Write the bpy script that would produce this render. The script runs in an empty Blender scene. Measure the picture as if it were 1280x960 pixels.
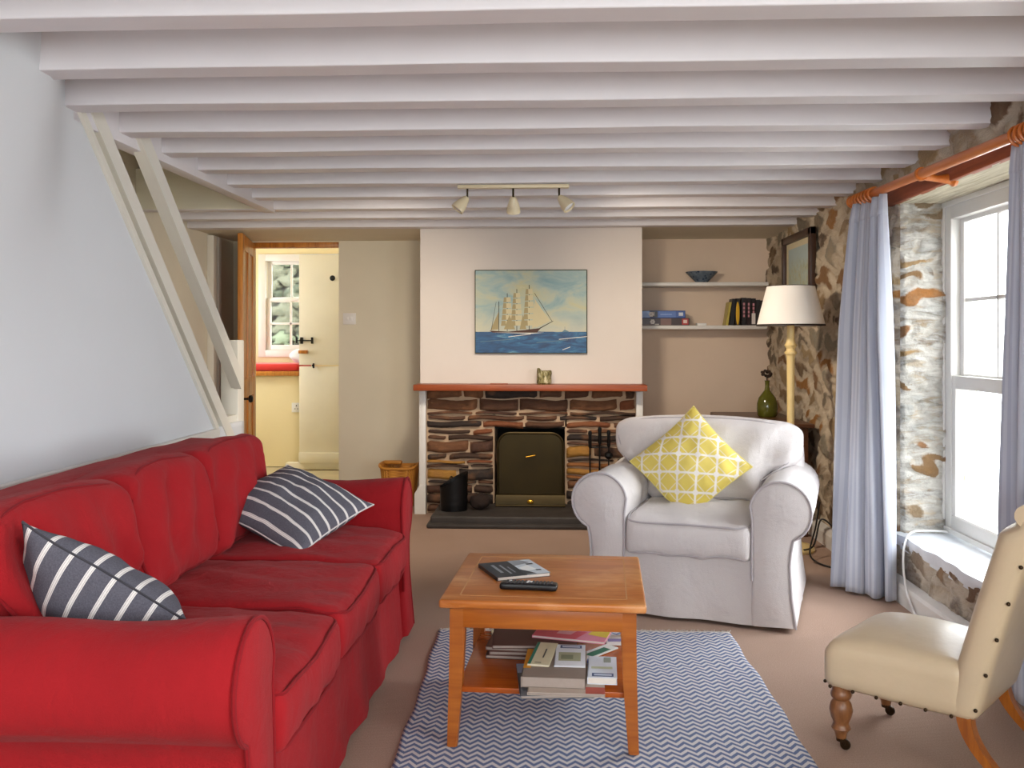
import bpy, bmesh, math, random
import numpy as np
from mathutils import Vector, Matrix, noise as mnoise
PI = math.pi
R = math.radians
sc = bpy.context.scene
COL = sc.collection
random.seed(7)

# ------------------------------------------------------------------ materials
def lin(h):
    h = h.lstrip('#')
    v = [int(h[i:i+2], 16)/255 for i in (0, 2, 4)]
    return tuple(c/12.92 if c <= .04045 else ((c+.055)/1.055)**2.4 for c in v) + (1.,)

class G:
    """small node-graph writer"""
    def __init__(s, name):
        s.m = bpy.data.materials.new(name); s.m.use_nodes = True
        s.t = s.m.node_tree; s.b = s.t.nodes['Principled BSDF']; s.out = s.t.nodes['Material Output']
    def n(s, typ, **kw):
        x = s.t.nodes.new(typ)
        for k, v in kw.items(): setattr(x, k, v)
        return x
    def put(s, sock, v):
        if v is None: return
        if isinstance(v, bpy.types.NodeSocket): s.t.links.new(v, sock)
        elif isinstance(v, str): sock.default_value = lin(v)
        else: sock.default_value = v
    def math(s, op, a, b=None, c=None, clamp=False):
        x = s.n('ShaderNodeMath', operation=op, use_clamp=clamp)
        s.put(x.inputs[0], a); s.put(x.inputs[1], b); s.put(x.inputs[2], c)
        return x.outputs[0]
    def mix(s, f, a, b, blend='MIX'):
        x = s.n('ShaderNodeMix', data_type='RGBA', blend_type=blend)
        s.put(x.inputs[0], f); s.put(x.inputs[6], a); s.put(x.inputs[7], b)
        return x.outputs[2]
    def co(s, kind='Object', scale=None, rot=None):
        x = s.n('ShaderNodeTexCoord').outputs[kind]
        if scale is None and rot is None: return x
        m = s.n('ShaderNodeMapping'); s.put(m.inputs[0], x)
        if scale: m.inputs['Scale'].default_value = scale
        if rot: m.inputs['Rotation'].default_value = rot
        return m.outputs[0]
    def noise(s, scale, co=None, detail=4, rough=.5, dist=0, out=0):
        x = s.n('ShaderNodeTexNoise'); x.inputs['Scale'].default_value = scale
        x.inputs['Detail'].default_value = detail; x.inputs['Roughness'].default_value = rough
        x.inputs['Distortion'].default_value = dist
        s.put(x.inputs['Vector'], co if co is not None else s.co())
        return x.outputs[out]
    def vor(s, scale, co=None, feature='F1', out='Distance'):
        x = s.n('ShaderNodeTexVoronoi', feature=feature); x.inputs['Scale'].default_value = scale
        s.put(x.inputs['Vector'], co if co is not None else s.co())
        return x.outputs[out]
    def wave(s, scale, co, dist=0, detail=2, dscale=1, wtype='BANDS', d='X'):
        x = s.n('ShaderNodeTexWave', wave_type=wtype)
        if wtype == 'BANDS': x.bands_direction = d
        x.inputs['Scale'].default_value = scale; x.inputs['Distortion'].default_value = dist
        x.inputs['Detail'].default_value = detail; x.inputs['Detail Scale'].default_value = dscale
        s.put(x.inputs['Vector'], co); return x.outputs['Fac']
    def ramp(s, f, stops, interp='LINEAR'):
        x = s.n('ShaderNodeValToRGB'); x.color_ramp.interpolation = interp
        e = x.color_ramp.elements
        while len(e) < len(stops): e.new(.5)
        for el, (p, c) in zip(e, stops):
            el.position = p; el.color = lin(c) if isinstance(c, str) else (c, c, c, 1)
        s.put(x.inputs[0], f); return x.outputs[0]
    def attr(s, name, out='Fac'):
        x = s.n('ShaderNodeAttribute', attribute_name=name); return x.outputs[out]
    def sep(s, v):
        x = s.n('ShaderNodeSeparateXYZ'); s.put(x.inputs[0], v); return x.outputs
    def bump(s, h, strength=.3, dist=.01):
        x = s.n('ShaderNodeBump'); x.inputs['Strength'].default_value = strength
        x.inputs['Distance'].default_value = dist; s.put(x.inputs['Height'], h)
        s.t.links.new(x.outputs[0], s.b.inputs['Normal']); return s
    def pb(s, **kw):
        for k, v in kw.items(): s.put(s.b.inputs[k.replace('_', ' ')], v)
        return s.m

def plain(name, c, rough=.5, metal=0, var=.06, nscale=6, bump=0, bscale=40, spec=None):
    g = G(name)
    f = g.noise(nscale, detail=5)
    base = g.mix(g.math('MULTIPLY', f, 1.), tuple(v*(1-var*1.6) for v in lin(c)[:3])+(1,), tuple(min(1, v*(1+var)) for v in lin(c)[:3])+(1,))
    if bump: g.bump(g.noise(bscale, detail=6), bump, .004)
    if spec is not None: g.pb(Specular_IOR_Level=spec)
    return g.pb(Base_Color=base, Roughness=rough, Metallic=metal)

def wood(name, dark, light, rough=.4, axis='X', scale=1., bump=.08, stretch=14, worn=None):
    g = G(name)
    sv = {'X': (1, stretch, stretch), 'Y': (stretch, 1, stretch), 'Z': (stretch, stretch, 1)}[axis]
    co = g.co('Object', tuple(v*scale for v in sv))
    f = g.noise(1.6, co, detail=7, rough=.62, dist=.6)
    f2 = g.noise(7, co, detail=4, rough=.7)
    v = g.math('ADD', g.math('MULTIPLY', f, .75), g.math('MULTIPLY', f2, .25))
    base = g.ramp(v, [(.3, dark), (.68, light)])
    if worn:
        w = g.ramp(g.noise(3.2, g.co('Object', (1, 2.2, 2)), detail=6, rough=.65), [(.48, 0.), (.68, .75)])
        base = g.mix(w, base, worn)
    g.bump(v, bump, .003)
    return g.pb(Base_Color=base, Roughness=rough)

def fabric(name, c, c2=None, rough=.9, weave=900, bump=.12, sheen=.3, uvw=False, fold=.0, var=.12):
    g = G(name)
    lc = lin(c)[:3]
    hi = lin(c2) if c2 else tuple(min(1, v*(1+var)) for v in lc)+(1,)
    lo = tuple(v*(1-var) for v in lc)+(1,)
    f = g.noise(5, detail=6, rough=.6)
    base = g.mix(f, lo, hi)
    fine = g.noise(weave/3, detail=2)
    base = g.mix(g.math('MULTIPLY', fine, .25), base, tuple(v*.72 for v in lc)+(1,))
    h = fine
    if fold: h = g.math('ADD', g.math('MULTIPLY', fine, .10), g.math('MULTIPLY', g.math('ADD', g.noise(7, detail=3, dist=.5), g.math('MULTIPLY', g.noise(26, g.co('Object', (1, 1, .45)), detail=3, dist=.4), .3)), fold))
    g.bump(h, bump, .028 if fold else .003)
    return g.pb(Base_Color=base, Roughness=rough, Sheen_Weight=sheen, Specular_IOR_Level=.2)

M = {}
M['beam'] = plain('white_beam_paint', '#dcd9dc', .45, var=.03, bump=.12, bscale=14)
M['white_trim'] = plain('white_gloss_paint', '#e3e1dc', .35, var=.03)
M['stair_paint'] = plain('stair_paint', '#dedbd0', .4, var=.04)
M['panel'] = plain('panel_paint', '#d3d7db', .6, var=.03, nscale=2)
M['chimney'] = plain('cream_plaster', '#e4dbd2', .8, var=.04, nscale=3, bump=.1, bscale=20)
M['alcove_r'] = plain('peach_plaster', '#e2cdb8', .85, var=.05, nscale=3, bump=.12, bscale=20)
M['alcove_l'] = plain('magnolia_plaster', '#e0dac6', .85, var=.05, nscale=3, bump=.12, bscale=16)
M['kitchen'] = plain('lemon_cream_plaster', '#eee0b4', .8, var=.04, nscale=3, bump=.15, bscale=18)
M['door_white'] = plain('cream_door_paint', '#ece6d2', .45, var=.04)
M['black'] = plain('black_iron', '#0c0c0e', .45, metal=.4, var=.2)
M['soot'] = plain('soot', '#0b0907', .95, var=.4, bump=.4)
M['pine'] = wood('honey_pine', '#8a4a16', '#d9933f', .35, 'Z', 1.2)
M['mantel'] = wood('mantel_wood', '#7d3414', '#a9552a', .4, 'X', 1.2)
M['table'] = wood('table_wood', '#8a4311', '#b06622', .32, 'X', 1.4)
M['tabletop'] = wood('table_top_wood', '#9c5219', '#c27834', .34, 'X', 1.2, worn='#d8a06a')
M['shelfwood'] = wood('table_shelf_wood', '#8f3f10', '#b25a1c', .25, 'X', 1.4)
M['pole'] = wood('curtain_pole_wood', '#b0561a', '#d67f36', .28, 'Y', 1.2)
M['lintel'] = wood('lintel_wood', '#6e3018', '#a5552e', .6, 'Y', 1.4, bump=.4)
M['lintel_under'] = wood('weathered_lintel', '#857a62', '#d8d0b8', .8, 'Y', 1.5, bump=.8)
M['darkwood'] = wood('dark_oak', '#3a2116', '#6e452c', .35, 'X', 1.4)
M['legwood'] = wood('turned_leg_wood', '#5e361d', '#96643b', .35, 'Z', 1.6)
M['sabre'] = wood('sabre_leg_wood', '#7a3c0e', '#b3691f', .3, 'Z', 1.6)
M['red'] = fabric('red_cotton', '#97161d', '#a41a21', sheen=.04, fold=1.2, bump=.35)
M['redpipe'] = fabric('red_piping', '#831119', sheen=.03)
M['grey'] = fabric('pale_grey_cotton', '#d6d0d0', '#dfdad8', sheen=.1, fold=.8, bump=.45, var=.05)
M['greypipe'] = fabric('grey_piping', '#b9b3b6', sheen=.1)
M['leather'] = plain('cream_leather', '#cdb99a', .32, var=.08, nscale=7, bump=.3, bscale=26)
M['stud'] = plain('bronze_stud', '#3c2c1c', .35, metal=.8)
M['brassdark'] = plain('dull_brass', '#3a2f14', .42, metal=.7, var=.35, nscale=5, bump=.05)
M['brass'] = plain('brass', '#d3a23a', .25, metal=.9)
M['lampwood'] = plain('cream_lamp_paint', '#e9cf90', .4, var=.05)
M['shade'] = plain('lampshade_cloth', '#efeae2', .9, var=.02)
M['shadetrim'] = plain('lampshade_edge', '#2b211c', .8)
M['chrome'] = plain('chrome', '#d8d8d8', .15, metal=1)
M['creammetal'] = plain('cream_enamel', '#dccfae', .35, var=.04)
M['bulb'] = plain('bulb_glass', '#e6e6ea', .1)
M['redpad'] = fabric('red_pad', '#d43b34')
M['whitecloth'] = fabric('white_cloth', '#e9ebf0', sheen=.1)
M['sill'] = plain('white_sill_paint', '#dfe4ea', .35, var=.12, nscale=14, bump=.25, bscale=22)
M['plastic_w'] = plain('white_plastic', '#e8e8e6', .35, var=.02)
M['plastic_k'] = plain('black_plastic', '#121214', .35, var=.1)
M['glassgreen'] = plain('olive_glass', '#5a5a1c', .12, var=.25, nscale=12)
M['dryflower'] = plain('dried_flower', '#3a2a20', .9, var=.3)
M['paper'] = plain('paper_pages', '#d7cfc6', .8, var=.05, nscale=60)
M['paper_grey'] = plain('paper_block_grey', '#a0938a', .8, var=.08, nscale=80)
M['slate'] = plain('slate_hearth', '#3b3633', .6, var=.35, nscale=9, bump=.5, bscale=14)
M['coal'] = plain('log_bark', '#2a1c16', .9, var=.3, bump=.6)
M['bounce_ground'] = plain('gravel', '#9a9a96', .9, var=.3, nscale=9)  # ground outside made pale grey to bounce neutral light onto the ceiling
M['leaf'] = plain('hedge_leaf', '#7fae4a', .6, var=.35, nscale=5)
M['canvas_edge'] = plain('canvas_edge', '#39402c', .8)
M['frame_dark'] = wood('picture_frame_wood', '#2a1a12', '#4e3323', .4, 'Z', 2)
def flat(c, rough=.6):
    k = 'ink_' + c.strip('#') + ('' if rough == .6 else '_%d' % int(rough*100))
    if k not in M: M[k] = plain(k, c, rough, var=.03, nscale=30)
    return M[k]

# carpet
g = G('carpet'); co = g.co()
f = g.noise(260, co, detail=3); f2 = g.noise(3, co, detail=4)
rows = g.wave(42, co, 1.5, 2, 3, d='Y')
h = g.math('ADD', g.math('MULTIPLY', f, .7), g.math('MULTIPLY', rows, .3))
g.bump(h, .5, .006)
M['carpet'] = g.pb(Base_Color=g.mix(f2, g.mix(f, '#866c5d', '#b89e8d'), g.mix(f, '#92796a', '#c4aa9a')), Roughness=.97, Specular_IOR_Level=.1)

# rug: woven zigzag in uv metres
g = G('zigzag_weave'); uv = g.co('UV'); u, v, _ = g.sep(uv)
wob = g.noise(9, uv, detail=2)
tri = g.math('PINGPONG', g.math('ADD', u, g.math('MULTIPLY', wob, .006)), .0235)
ph = g.math('ADD', v, g.math('MULTIPLY', tri, 1.15))
ph = g.math('ADD', ph, g.math('MULTIPLY', wob, .012))
st = g.math('PINGPONG', ph, .0165)
fine = g.noise(420, uv, detail=2)
st = g.math('ADD', st, g.math('MULTIPLY', g.math('SUBTRACT', fine, .5), .007))
fac = g.ramp(g.math('MULTIPLY', st, 60), [(.42, 0.), (.58, 1.)])
edge = g.math('ADD', g.math('LESS_THAN', v, .012), g.math('GREATER_THAN', v, 1.788))
cl = g.mix(fac, g.mix(fine, '#3f5077', '#8593b4'), g.mix(fine, '#b9b8bd', '#e6e4e4'))
cl = g.mix(edge, cl, '#dcd8d4')
g.bump(g.math('ADD', fine, fac), .5, .004)
M['rug'] = g.pb(Base_Color=cl, Roughness=.95, Specular_IOR_Level=.1)

# striped cushion (uv 0..1), stripe groups of fine threads
def stripes(name, axis, count, off):
    g = G(name); o = g.sep(g.co('UV')); c = o[axis]
    p = g.math('FRACT', g.math('ADD', g.math('MULTIPLY', c, count), off))
    d = g.math('ABSOLUTE', g.math('SUBTRACT', p, .5))
    band = g.math('LESS_THAN', d, .105)
    l1 = g.math('LESS_THAN', g.math('ABSOLUTE', g.math('SUBTRACT', d, .052)), .010)
    f = g.math('SUBTRACT', band, g.math('MULTIPLY', l1, .55))
    fine = g.noise(300, g.co('Object'), detail=2)
    cc = g.mix(f, g.mix(fine, '#44434c', '#6c6b75'), g.mix(fine, '#d3cecb', '#e9e6e2'))
    g.bump(fine, .25, .002)
    return g.pb(Base_Color=cc, Roughness=.92, Specular_IOR_Level=.15)
M['stripeA'] = stripes('stripe_near', 0, 8, .1)
M['stripeB'] = stripes('stripe_far', 1, 8.2, .05)

# yellow geometric cushion
g = G('yellow_star_print'); u, v, _ = g.sep(g.co('UV'))
a = g.math('MULTIPLY', g.math('ADD', u, v), 3.15); b = g.math('MULTIPLY', g.math('SUBTRACT', u, v), 3.15)
def ln(x, w, off=0.):
    p = g.math('FRACT', g.math('ADD', x, 10 + off))
    d = g.math('ABSOLUTE', g.math('SUBTRACT', p, .5))
    return g.ramp(d, [(w*.7, 1.), (w*1.3, 0.)])
A = ln(a, .055); B = ln(b, .055)
fa = g.math('SUBTRACT', g.math('FRACT', g.math('ADD', a, 10)), .5); fb = g.math('SUBTRACT', g.math('FRACT', g.math('ADD', b, 10)), .5)
rad = g.math('SQRT', g.math('ADD', g.math('MULTIPLY', fa, fa), g.math('MULTIPLY', fb, fb)))
dot = g.ramp(rad, [(.13, 1.), (.17, 0.)])
dg1 = ln(g.math('ADD', a, b), .04); dg2 = ln(g.math('SUBTRACT', a, b), .04)
sq = g.ramp(g.math('ABSOLUTE', g.math('SUBTRACT', g.math('ADD', g.math('ABSOLUTE', fa), g.math('ABSOLUTE', fb)), .62)), [(.02, .6), (.05, 0.)])
mx = g.math('MAXIMUM', g.math('MAXIMUM', A, B), dot)
mx2 = g.math('MULTIPLY', g.math('MAXIMUM', dg1, dg2), .55)
fac = g.math('MAXIMUM', mx, mx2)
f = g.noise(6, g.co('Object'), detail=3)
M['yellow'] = g.bump(g.noise(300, g.co('Object')), .2, .002).pb(Base_Color=g.mix(fac, g.mix(f, '#d6be45', '#e6d47c'), '#e9e4de'), Roughness=.9)

# rubble wall (attributes: e = distance to joint, r = stone random, w = whitewash amount)
g = G('rubble_stone'); co = g.co()
e = g.attr('joint'); r = g.attr('stone_random'); w = g.attr('whitewash')
n1 = g.noise(22, co, detail=8, rough=.7); n2 = g.noise(6, co, detail=5, rough=.6); n3 = g.noise(70, co, detail=4)
stone = g.ramp(r, [(0., '#7a6248'), (.16, '#a08662'), (.3, '#857a68'), (.44, '#b39b74'), (.58, '#5e4e40'), (.68, '#a87438'), (.76, '#9c9482'), (.9, '#8f6a45'), (1., '#c2a87a')], 'CONSTANT')
stone = g.mix(g.math('MULTIPLY', n1, .55), stone, '#4a3c2e')
stone = g.mix(g.ramp(n2, [(.5, 0.), (.72, .6)]), stone, '#a79274')
mort = g.mix(n1, '#a5937b', '#d8cab4')
mort = g.mix(g.ramp(n2, [(.45, 0.), (.65, .5)]), mort, '#98866f')
mask = g.ramp(g.math('ADD', e, g.math('MULTIPLY', g.math('SUBTRACT', n1, .5), .5)), [(.26, 0.), (.42, 1.)])
base = g.mix(mask, mort, stone)
n4 = g.noise(7, g.co('Object', (1, 1, 4)), detail=8, rough=.68, dist=.8)
wr = g.ramp(g.math('ADD', g.math('MULTIPLY', n4, .7), g.math('MULTIPLY', n1, .3)), [(.40, 0.), (.50, 1.)])
keep = g.ramp(r, [(.0, 0.), (.5, 1.), (.7, 1.), (.73, 0.), (.82, 0.), (.84, 1.)], 'CONSTANT')
wash = g.math('MULTIPLY', w, g.math('SUBTRACT', 1., g.math('MULTIPLY', g.math('MULTIPLY', keep, mask), .95), clamp=True))
wash = g.math('MULTIPLY', wash, g.math('ADD', .25, g.math('MULTIPLY', wr, .7)))
och = g.ramp(r, [(0., '#a9834b'), (.6, '#b3702f'), (.85, '#8d6b3a')], 'CONSTANT')
base = g.mix(g.math('MULTIPLY', g.math('MULTIPLY', w, keep), g.math('MULTIPLY', mask, .8)), base, g.mix(n1, och, '#5d4020'))
base = g.mix(wash, base, g.mix(g.ramp(n4, [(.35, 0.), (.65, 1.)]), '#8f908c', '#d2d2cd'))
g.bump(g.math('ADD', g.math('MULTIPLY', n1, .7), g.math('MULTIPLY', n3, .3)), .8, .02)
M['rubble'] = g.pb(Base_Color=base, Roughness=.88)

# coursed slate of the fireplace
g = G('coursed_stone'); co = g.co(); r = g.attr('stone_random')
n1 = g.noise(26, g.co('Object', (1, 1, 3)), detail=8, rough=.7); n2 = g.noise(8, co, detail=4)
c = g.ramp(r, [(0., '#50382a'), (.14, '#6f4a33'), (.3, '#3a302b'), (.42, '#8b5c3b'), (.55, '#5f3f30'), (.66, '#302927'), (.74, '#9c5a34'), (.83, '#77523c'), (.88, '#b3743c'), (.93, '#cf963f'), (1., '#cf963f')], 'CONSTANT')
c = g.mix(g.math('MULTIPLY', n1, .7), c, '#2a1d17')
c = g.mix(g.ramp(n2, [(.52, 0.), (.75, .45)]), c, '#b07a50')
g.bump(n1, .8, .012)
M['coursed'] = g.pb(Base_Color=c, Roughness=.75)
M['mortar'] = plain('fireplace_mortar', '#c2a78a', .95, var=.2, nscale=14, bump=.6, bscale=30)

# curtains
def curtain_mat(name, c, c2):
    g = G(name); u, v, _ = g.sep(g.co('UV'))
    st = g.ramp(g.math('FRACT', g.math('MULTIPLY', u, 26)), [(0., 0.), (.45, 0.), (.5, 1.), (.95, 1.), (1., 0.)])
    base = g.mix(g.math('MULTIPLY', st, .6), c, c2)
    g.bump(g.noise(400, g.co('Object')), .1, .002)
    tr = g.n('ShaderNodeBsdfTranslucent'); g.put(tr.inputs[0], base)
    ms = g.n('ShaderNodeMixShader'); ms.inputs[0].default_value = .12
    g.t.links.new(g.b.outputs[0], ms.inputs[1]); g.t.links.new(tr.outputs[0], ms.inputs[2]); g.t.links.new(ms.outputs[0], g.out.inputs[0])
    return g.pb(Base_Color=base, Roughness=.85, Sheen_Weight=.2)
M['curtain'] = curtain_mat('blue_grey_curtain', '#b9bfd0', '#d6dae4')
M['curtain_b'] = M['curtain']

# window glass
g = G('window_glass')
tp = g.n('ShaderNodeBsdfTransparent'); gl = g.n('ShaderNodeBsdfGlossy'); gl.inputs['Roughness'].default_value = .02
fr = g.n('ShaderNodeLayerWeight'); fr.inputs[0].default_value = .5
fr = g.math('MULTIPLY_ADD', g.math('POWER', fr.outputs['Facing'], 4.), .35, .03)
ms = g.n('ShaderNodeMixShader'); g.t.links.new(fr, ms.inputs[0])
g.t.links.new(tp.outputs[0], ms.inputs[1]); g.t.links.new(gl.outputs[0], ms.inputs[2]); g.t.links.new(ms.outputs[0], g.out.inputs[0])
M['glass'] = g.m

# wicker
g = G('wicker'); co = g.co('UV'); u, v, _ = g.sep(co)
a = g.math('SINE', g.math('MULTIPLY', u, 2*PI*34)); b = g.math('SINE', g.math('MULTIPLY', v, 2*PI*14))
h = g.math('ADD', g.math('MULTIPLY', g.math('MULTIPLY', a, b), .3), g.math('MULTIPLY', a, .5))
g.bump(h, .6, .006)
M['wicker'] = g.pb(Base_Color=g.mix(g.math('ADD', .5, g.math('MULTIPLY', h, .5)), '#9a5c14', '#d6973a'), Roughness=.55)

# sea painting
g = G('sea_painting'); uv = g.co('UV'); u, v, _ = g.sep(uv)
sn = g.noise(3.2, g.co('UV', (1, 1.3, 1)), detail=6, rough=.6, dist=.5)
sky = g.ramp(sn, [(.3, '#7b9fa6'), (.45, '#9ab2ae'), (.55, '#b3bca6'), (.66, '#bfbd92'), (.8, '#d8d3b8')])
sky = g.mix(g.ramp(v, [(.25, .65), (.55, 0.)]), sky, '#cfc8ae')
wn = g.noise(5, g.co('UV', (1, 3.2, 1)), detail=7, rough=.65, dist=1.)
sea = g.ramp(wn, [(.3, '#0c2c54'), (.5, '#17507f'), (.6, '#2b6d97'), (.7, '#6f9fb5'), (.8, '#cfd6d2')])
M['sea'] = g.pb(Base_Color=g.mix(g.math('LESS_THAN', g.math('ADD', v, g.math('MULTIPLY', wn, .02)), .265), sky, sea), Roughness=.5)
# watercolour
g = G('watercolour'); uv = g.co('UV'); u, v, _ = g.sep(uv)
wn = g.noise(5, g.co('UV', (2.5, 1, 1)), detail=7, rough=.7)
c = g.ramp(wn, [(.3, '#7d8f72'), (.45, '#b7bb9a'), (.55, '#a8bdb8'), (.7, '#d9d3ae')])
c = g.mix(g.ramp(v, [(.45, 0.), (.75, .8)]), c, '#a9c1c4')
M['watercolour'] = g.pb(Base_Color=c, Roughness=.4)
# blue patterned china
g = G('blue_china'); z = g.sep(g.co('Object'))[2]
f = g.vor(38); c = g.mix(g.ramp(f, [(.25, 1.), (.4, 0.)]), '#7f8c98', '#22324e')
M['china'] = g.pb(Base_Color=g.mix(g.noise(30), c, '#3a4a5c'), Roughness=.2)
# rough wooden ornament
g = G('mossy_ornament'); f = g.noise(30, g.co('Object', (2, 2, .7)), detail=6, rough=.7)
g.bump(f, .8, .01)
M['ornament'] = g.pb(Base_Color=g.ramp(f, [(.35, '#2c2410'), (.5, '#8d8350'), (.62, '#d9d3b0')]), Roughness=.7)

g = G('garden_stone'); n1 = g.noise(9, detail=8, rough=.7); r = g.attr('stone_random'); e = g.attr('joint')
c = g.ramp(r, [(0., '#4a4b40'), (.3, '#5f5f50'), (.5, '#3c4034'), (.7, '#67705a'), (1., '#54503f')], 'CONSTANT')
c = g.mix(g.ramp(e, [(.05, 1.), (.2, 0.)]), g.mix(g.math('MULTIPLY', n1, .6), c, '#23301a'), '#12130f')
M['garden_stone'] = g.bump(n1, .6, .03).pb(Base_Color=c, Roughness=.95)
M['leaf'] = plain('hedge_leaf', '#3f5a24', .7, var=.45, nscale=5)
# ------------------------------------------------------------------ mesh builder
class MB:
    def __init__(s):
        s.bm = bmesh.new(); s.uv = s.bm.loops.layers.uv.new('UVMap')
    def _setmi(s, faces, mi):
        for f in faces: f.material_index = mi
    def box(s, lo, hi, bev=0, seg=2, mat=None, mi=0):
        lo = Vector(lo); hi = Vector(hi); c = (lo+hi)/2; d = hi-lo
        m = Matrix.Translation(c) @ Matrix.Diagonal((d.x, d.y, d.z, 1))
        n0 = set(s.bm.faces)
        r = bmesh.ops.create_cube(s.bm, size=1, matrix=m)
        vs = r['verts']
        if bev:
            es = list({e for v in vs for e in v.link_edges})
            bmesh.ops.bevel(s.bm, geom=es, offset=bev, segments=seg, affect='EDGES', profile=.5)
        fs = [f for f in s.bm.faces if f not in n0]
        if mat is not None:
            bmesh.ops.transform(s.bm, matrix=mat, verts=list({v for f in fs for v in f.verts}))
        s._setmi(fs, mi); return s
    def grid(s, P, uv=None, cu=False, cv=False, mi=0, flip=False):
        P = np.asarray(P, float); nu, nv = P.shape[:2]
        V = [[s.bm.verts.new(P[i, j]) for j in range(nv)] for i in range(nu)]
        for i in range(nu if cu else nu-1):
            for j in range(nv if cv else nv-1):
                i2, j2 = (i+1) % nu, (j+1) % nv
                q = [(i, j), (i2, j), (i2, j2), (i, j2)]
                if flip: q.reverse()
                try: f = s.bm.faces.new([V[a][b] for a, b in q])
                except ValueError: continue
                f.material_index = mi
                if uv is not None:
                    for l, (a, b) in zip(f.loops, q): l[s.uv].uv = uv[a][b]
        return V
    def tube(s, pts, r, n=10, closed=False, caps=True, mi=0, sq=False):
        pts = [Vector(p) for p in pts]; N = len(pts)
        rs = r if hasattr(r, '__len__') else [r]*N
        tan = []
        for i in range(N):
            a = pts[(i-1) % N] if (closed or i > 0) else pts[i]
            b = pts[(i+1) % N] if (closed or i < N-1) else pts[i]
            tan.append((b-a).normalized())
        up = Vector((0, 0, 1)) if abs(tan[0].z) < .9 else Vector((1, 0, 0))
        nrm = (up - tan[0]*up.dot(tan[0])).normalized()
        rings = []
        for i in range(N):
            nrm = (nrm - tan[i]*nrm.dot(tan[i])).normalized(); bn = tan[i].cross(nrm)
            ring = []
            for k in range(n):
                a = 2*PI*(k+.5*sq)/n
                rr = rs[i]*(1.414 if sq else 1)
                ring.append(s.bm.verts.new(pts[i]+nrm*math.cos(a)*rr+bn*math.sin(a)*rr))
            rings.append(ring)
        for i in range(N if closed else N-1):
            A, B = rings[i], rings[(i+1) % N]
            for k in range(n):
                f = s.bm.faces.new([A[k], A[(k+1) % n], B[(k+1) % n], B[k]]); f.material_index = mi
        if caps and not closed:
            for ring, rev in ((rings[0], True), (rings[-1], False)):
                f = s.bm.faces.new(ring[::-1] if rev else ring); f.material_index = mi
        return s
    def lathe(s, prof, n=24, mat=None, mi=0, caps=True):
        rings = []
        for (r, z) in prof:
            ring = []
            for k in range(n):
                a = 2*PI*k/n
                p = Vector((r*math.cos(a), r*math.sin(a), z))
                ring.append(s.bm.verts.new(mat @ p if mat is not None else p))
            rings.append(ring)
        for i, (A, B) in enumerate(zip(rings, rings[1:])):
            for k in range(n):
                f = s.bm.faces.new([A[k], A[(k+1) % n], B[(k+1) % n], B[k]]); f.material_index = mi
                q = [(k, i), (k+1, i), (k+1, i+1), (k, i+1)]
                for l, (a, b) in zip(f.loops, q): l[s.uv].uv = (a/n, b/max(1, len(prof)-1))
        if caps:
            s.bm.faces.new(rings[0][::-1]).material_index = mi
            s.bm.faces.new(rings[-1]).material_index = mi
        return s
    def prism(s, poly, vec, mi=0, caps=True):
        a = [s.bm.verts.new(p) for p in poly]; b = [s.bm.verts.new(Vector(p)+Vector(vec)) for p in poly]
        n = len(a)
        for k in range(n):
            f = s.bm.faces.new([a[k], a[(k+1) % n], b[(k+1) % n], b[k]]); f.material_index = mi
        if caps:
            s.bm.faces.new(a[::-1]).material_index = mi; s.bm.faces.new(b).material_index = mi
        return s
    def ball(s, c, r, n=10, mi=0, sc_=(1, 1, 1), mat=None):
        n0 = set(s.bm.faces)
        m = Matrix.Translation(c) @ (mat if mat is not None else Matrix()) @ Matrix.Diagonal((*[r*k for k in sc_], 1))
        bmesh.ops.create_uvsphere(s.bm, u_segments=n*2, v_segments=n, radius=1, matrix=m)
        s._setmi([f for f in s.bm.faces if f not in n0], mi); return s
    def build(s, name, mat, parent=None, ang=38, normals=True, attrs=None):
        bm = s.bm
        if normals: bmesh.ops.recalc_face_normals(bm, faces=bm.faces[:])
        lim = R(ang)
        for f in bm.faces: f.smooth = True
        for e in bm.edges:
            if len(e.link_faces) == 2 and e.calc_face_angle(0) > lim: e.smooth = False
        me = bpy.data.meshes.new(name); bm.to_mesh(me); bm.free()
        for m in (mat if isinstance(mat, (list, tuple)) else [mat]): me.materials.append(m)
        if attrs:
            for k, v in attrs.items():
                a = me.attributes.new(k, 'FLOAT', 'POINT'); a.data.foreach_set('value', np.asarray(v, np.float32))
        o = bpy.data.objects.new(name, me); COL.objects.link(o)
        if parent: o.parent = parent
        return o

def tag(o, label, cat, group=None, kind=None):
    o['label'] = label; o['category'] = cat
    if group: o['group'] = group
    if kind: o['kind'] = kind
    return o
def thing(name, label, cat, loc=(0, 0, 0), rz=0, group=None):
    o = bpy.data.objects.new(name, None); COL.objects.link(o); o.empty_display_size = .1
    o.location = loc; o.rotation_euler = (0, 0, rz)
    return tag(o, label, cat, group)
def struct(o, label=None, cat=None):
    o['kind'] = 'structure'
    if label: o['label'] = label
    if cat: o['category'] = cat
    return o
def subsurf(o, lv=1):
    m = o.modifiers.new('Subdivision', 'SUBSURF'); m.levels = lv; m.render_levels = lv; return o
def copy_tree(o, parent=None):
    c = o.copy(); COL.objects.link(c)
    if parent: c.parent = parent
    for ch in list(o.children): copy_tree(ch, c)
    return c

def vnoise(p, sc_=1., seed=0.):
    return mnoise.noise(Vector((p[0]*sc_+seed, p[1]*sc_+seed*1.7, p[2]*sc_-seed)))

# ================================================================== THE ROOM
XL, XR = -1.68, 1.64
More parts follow.
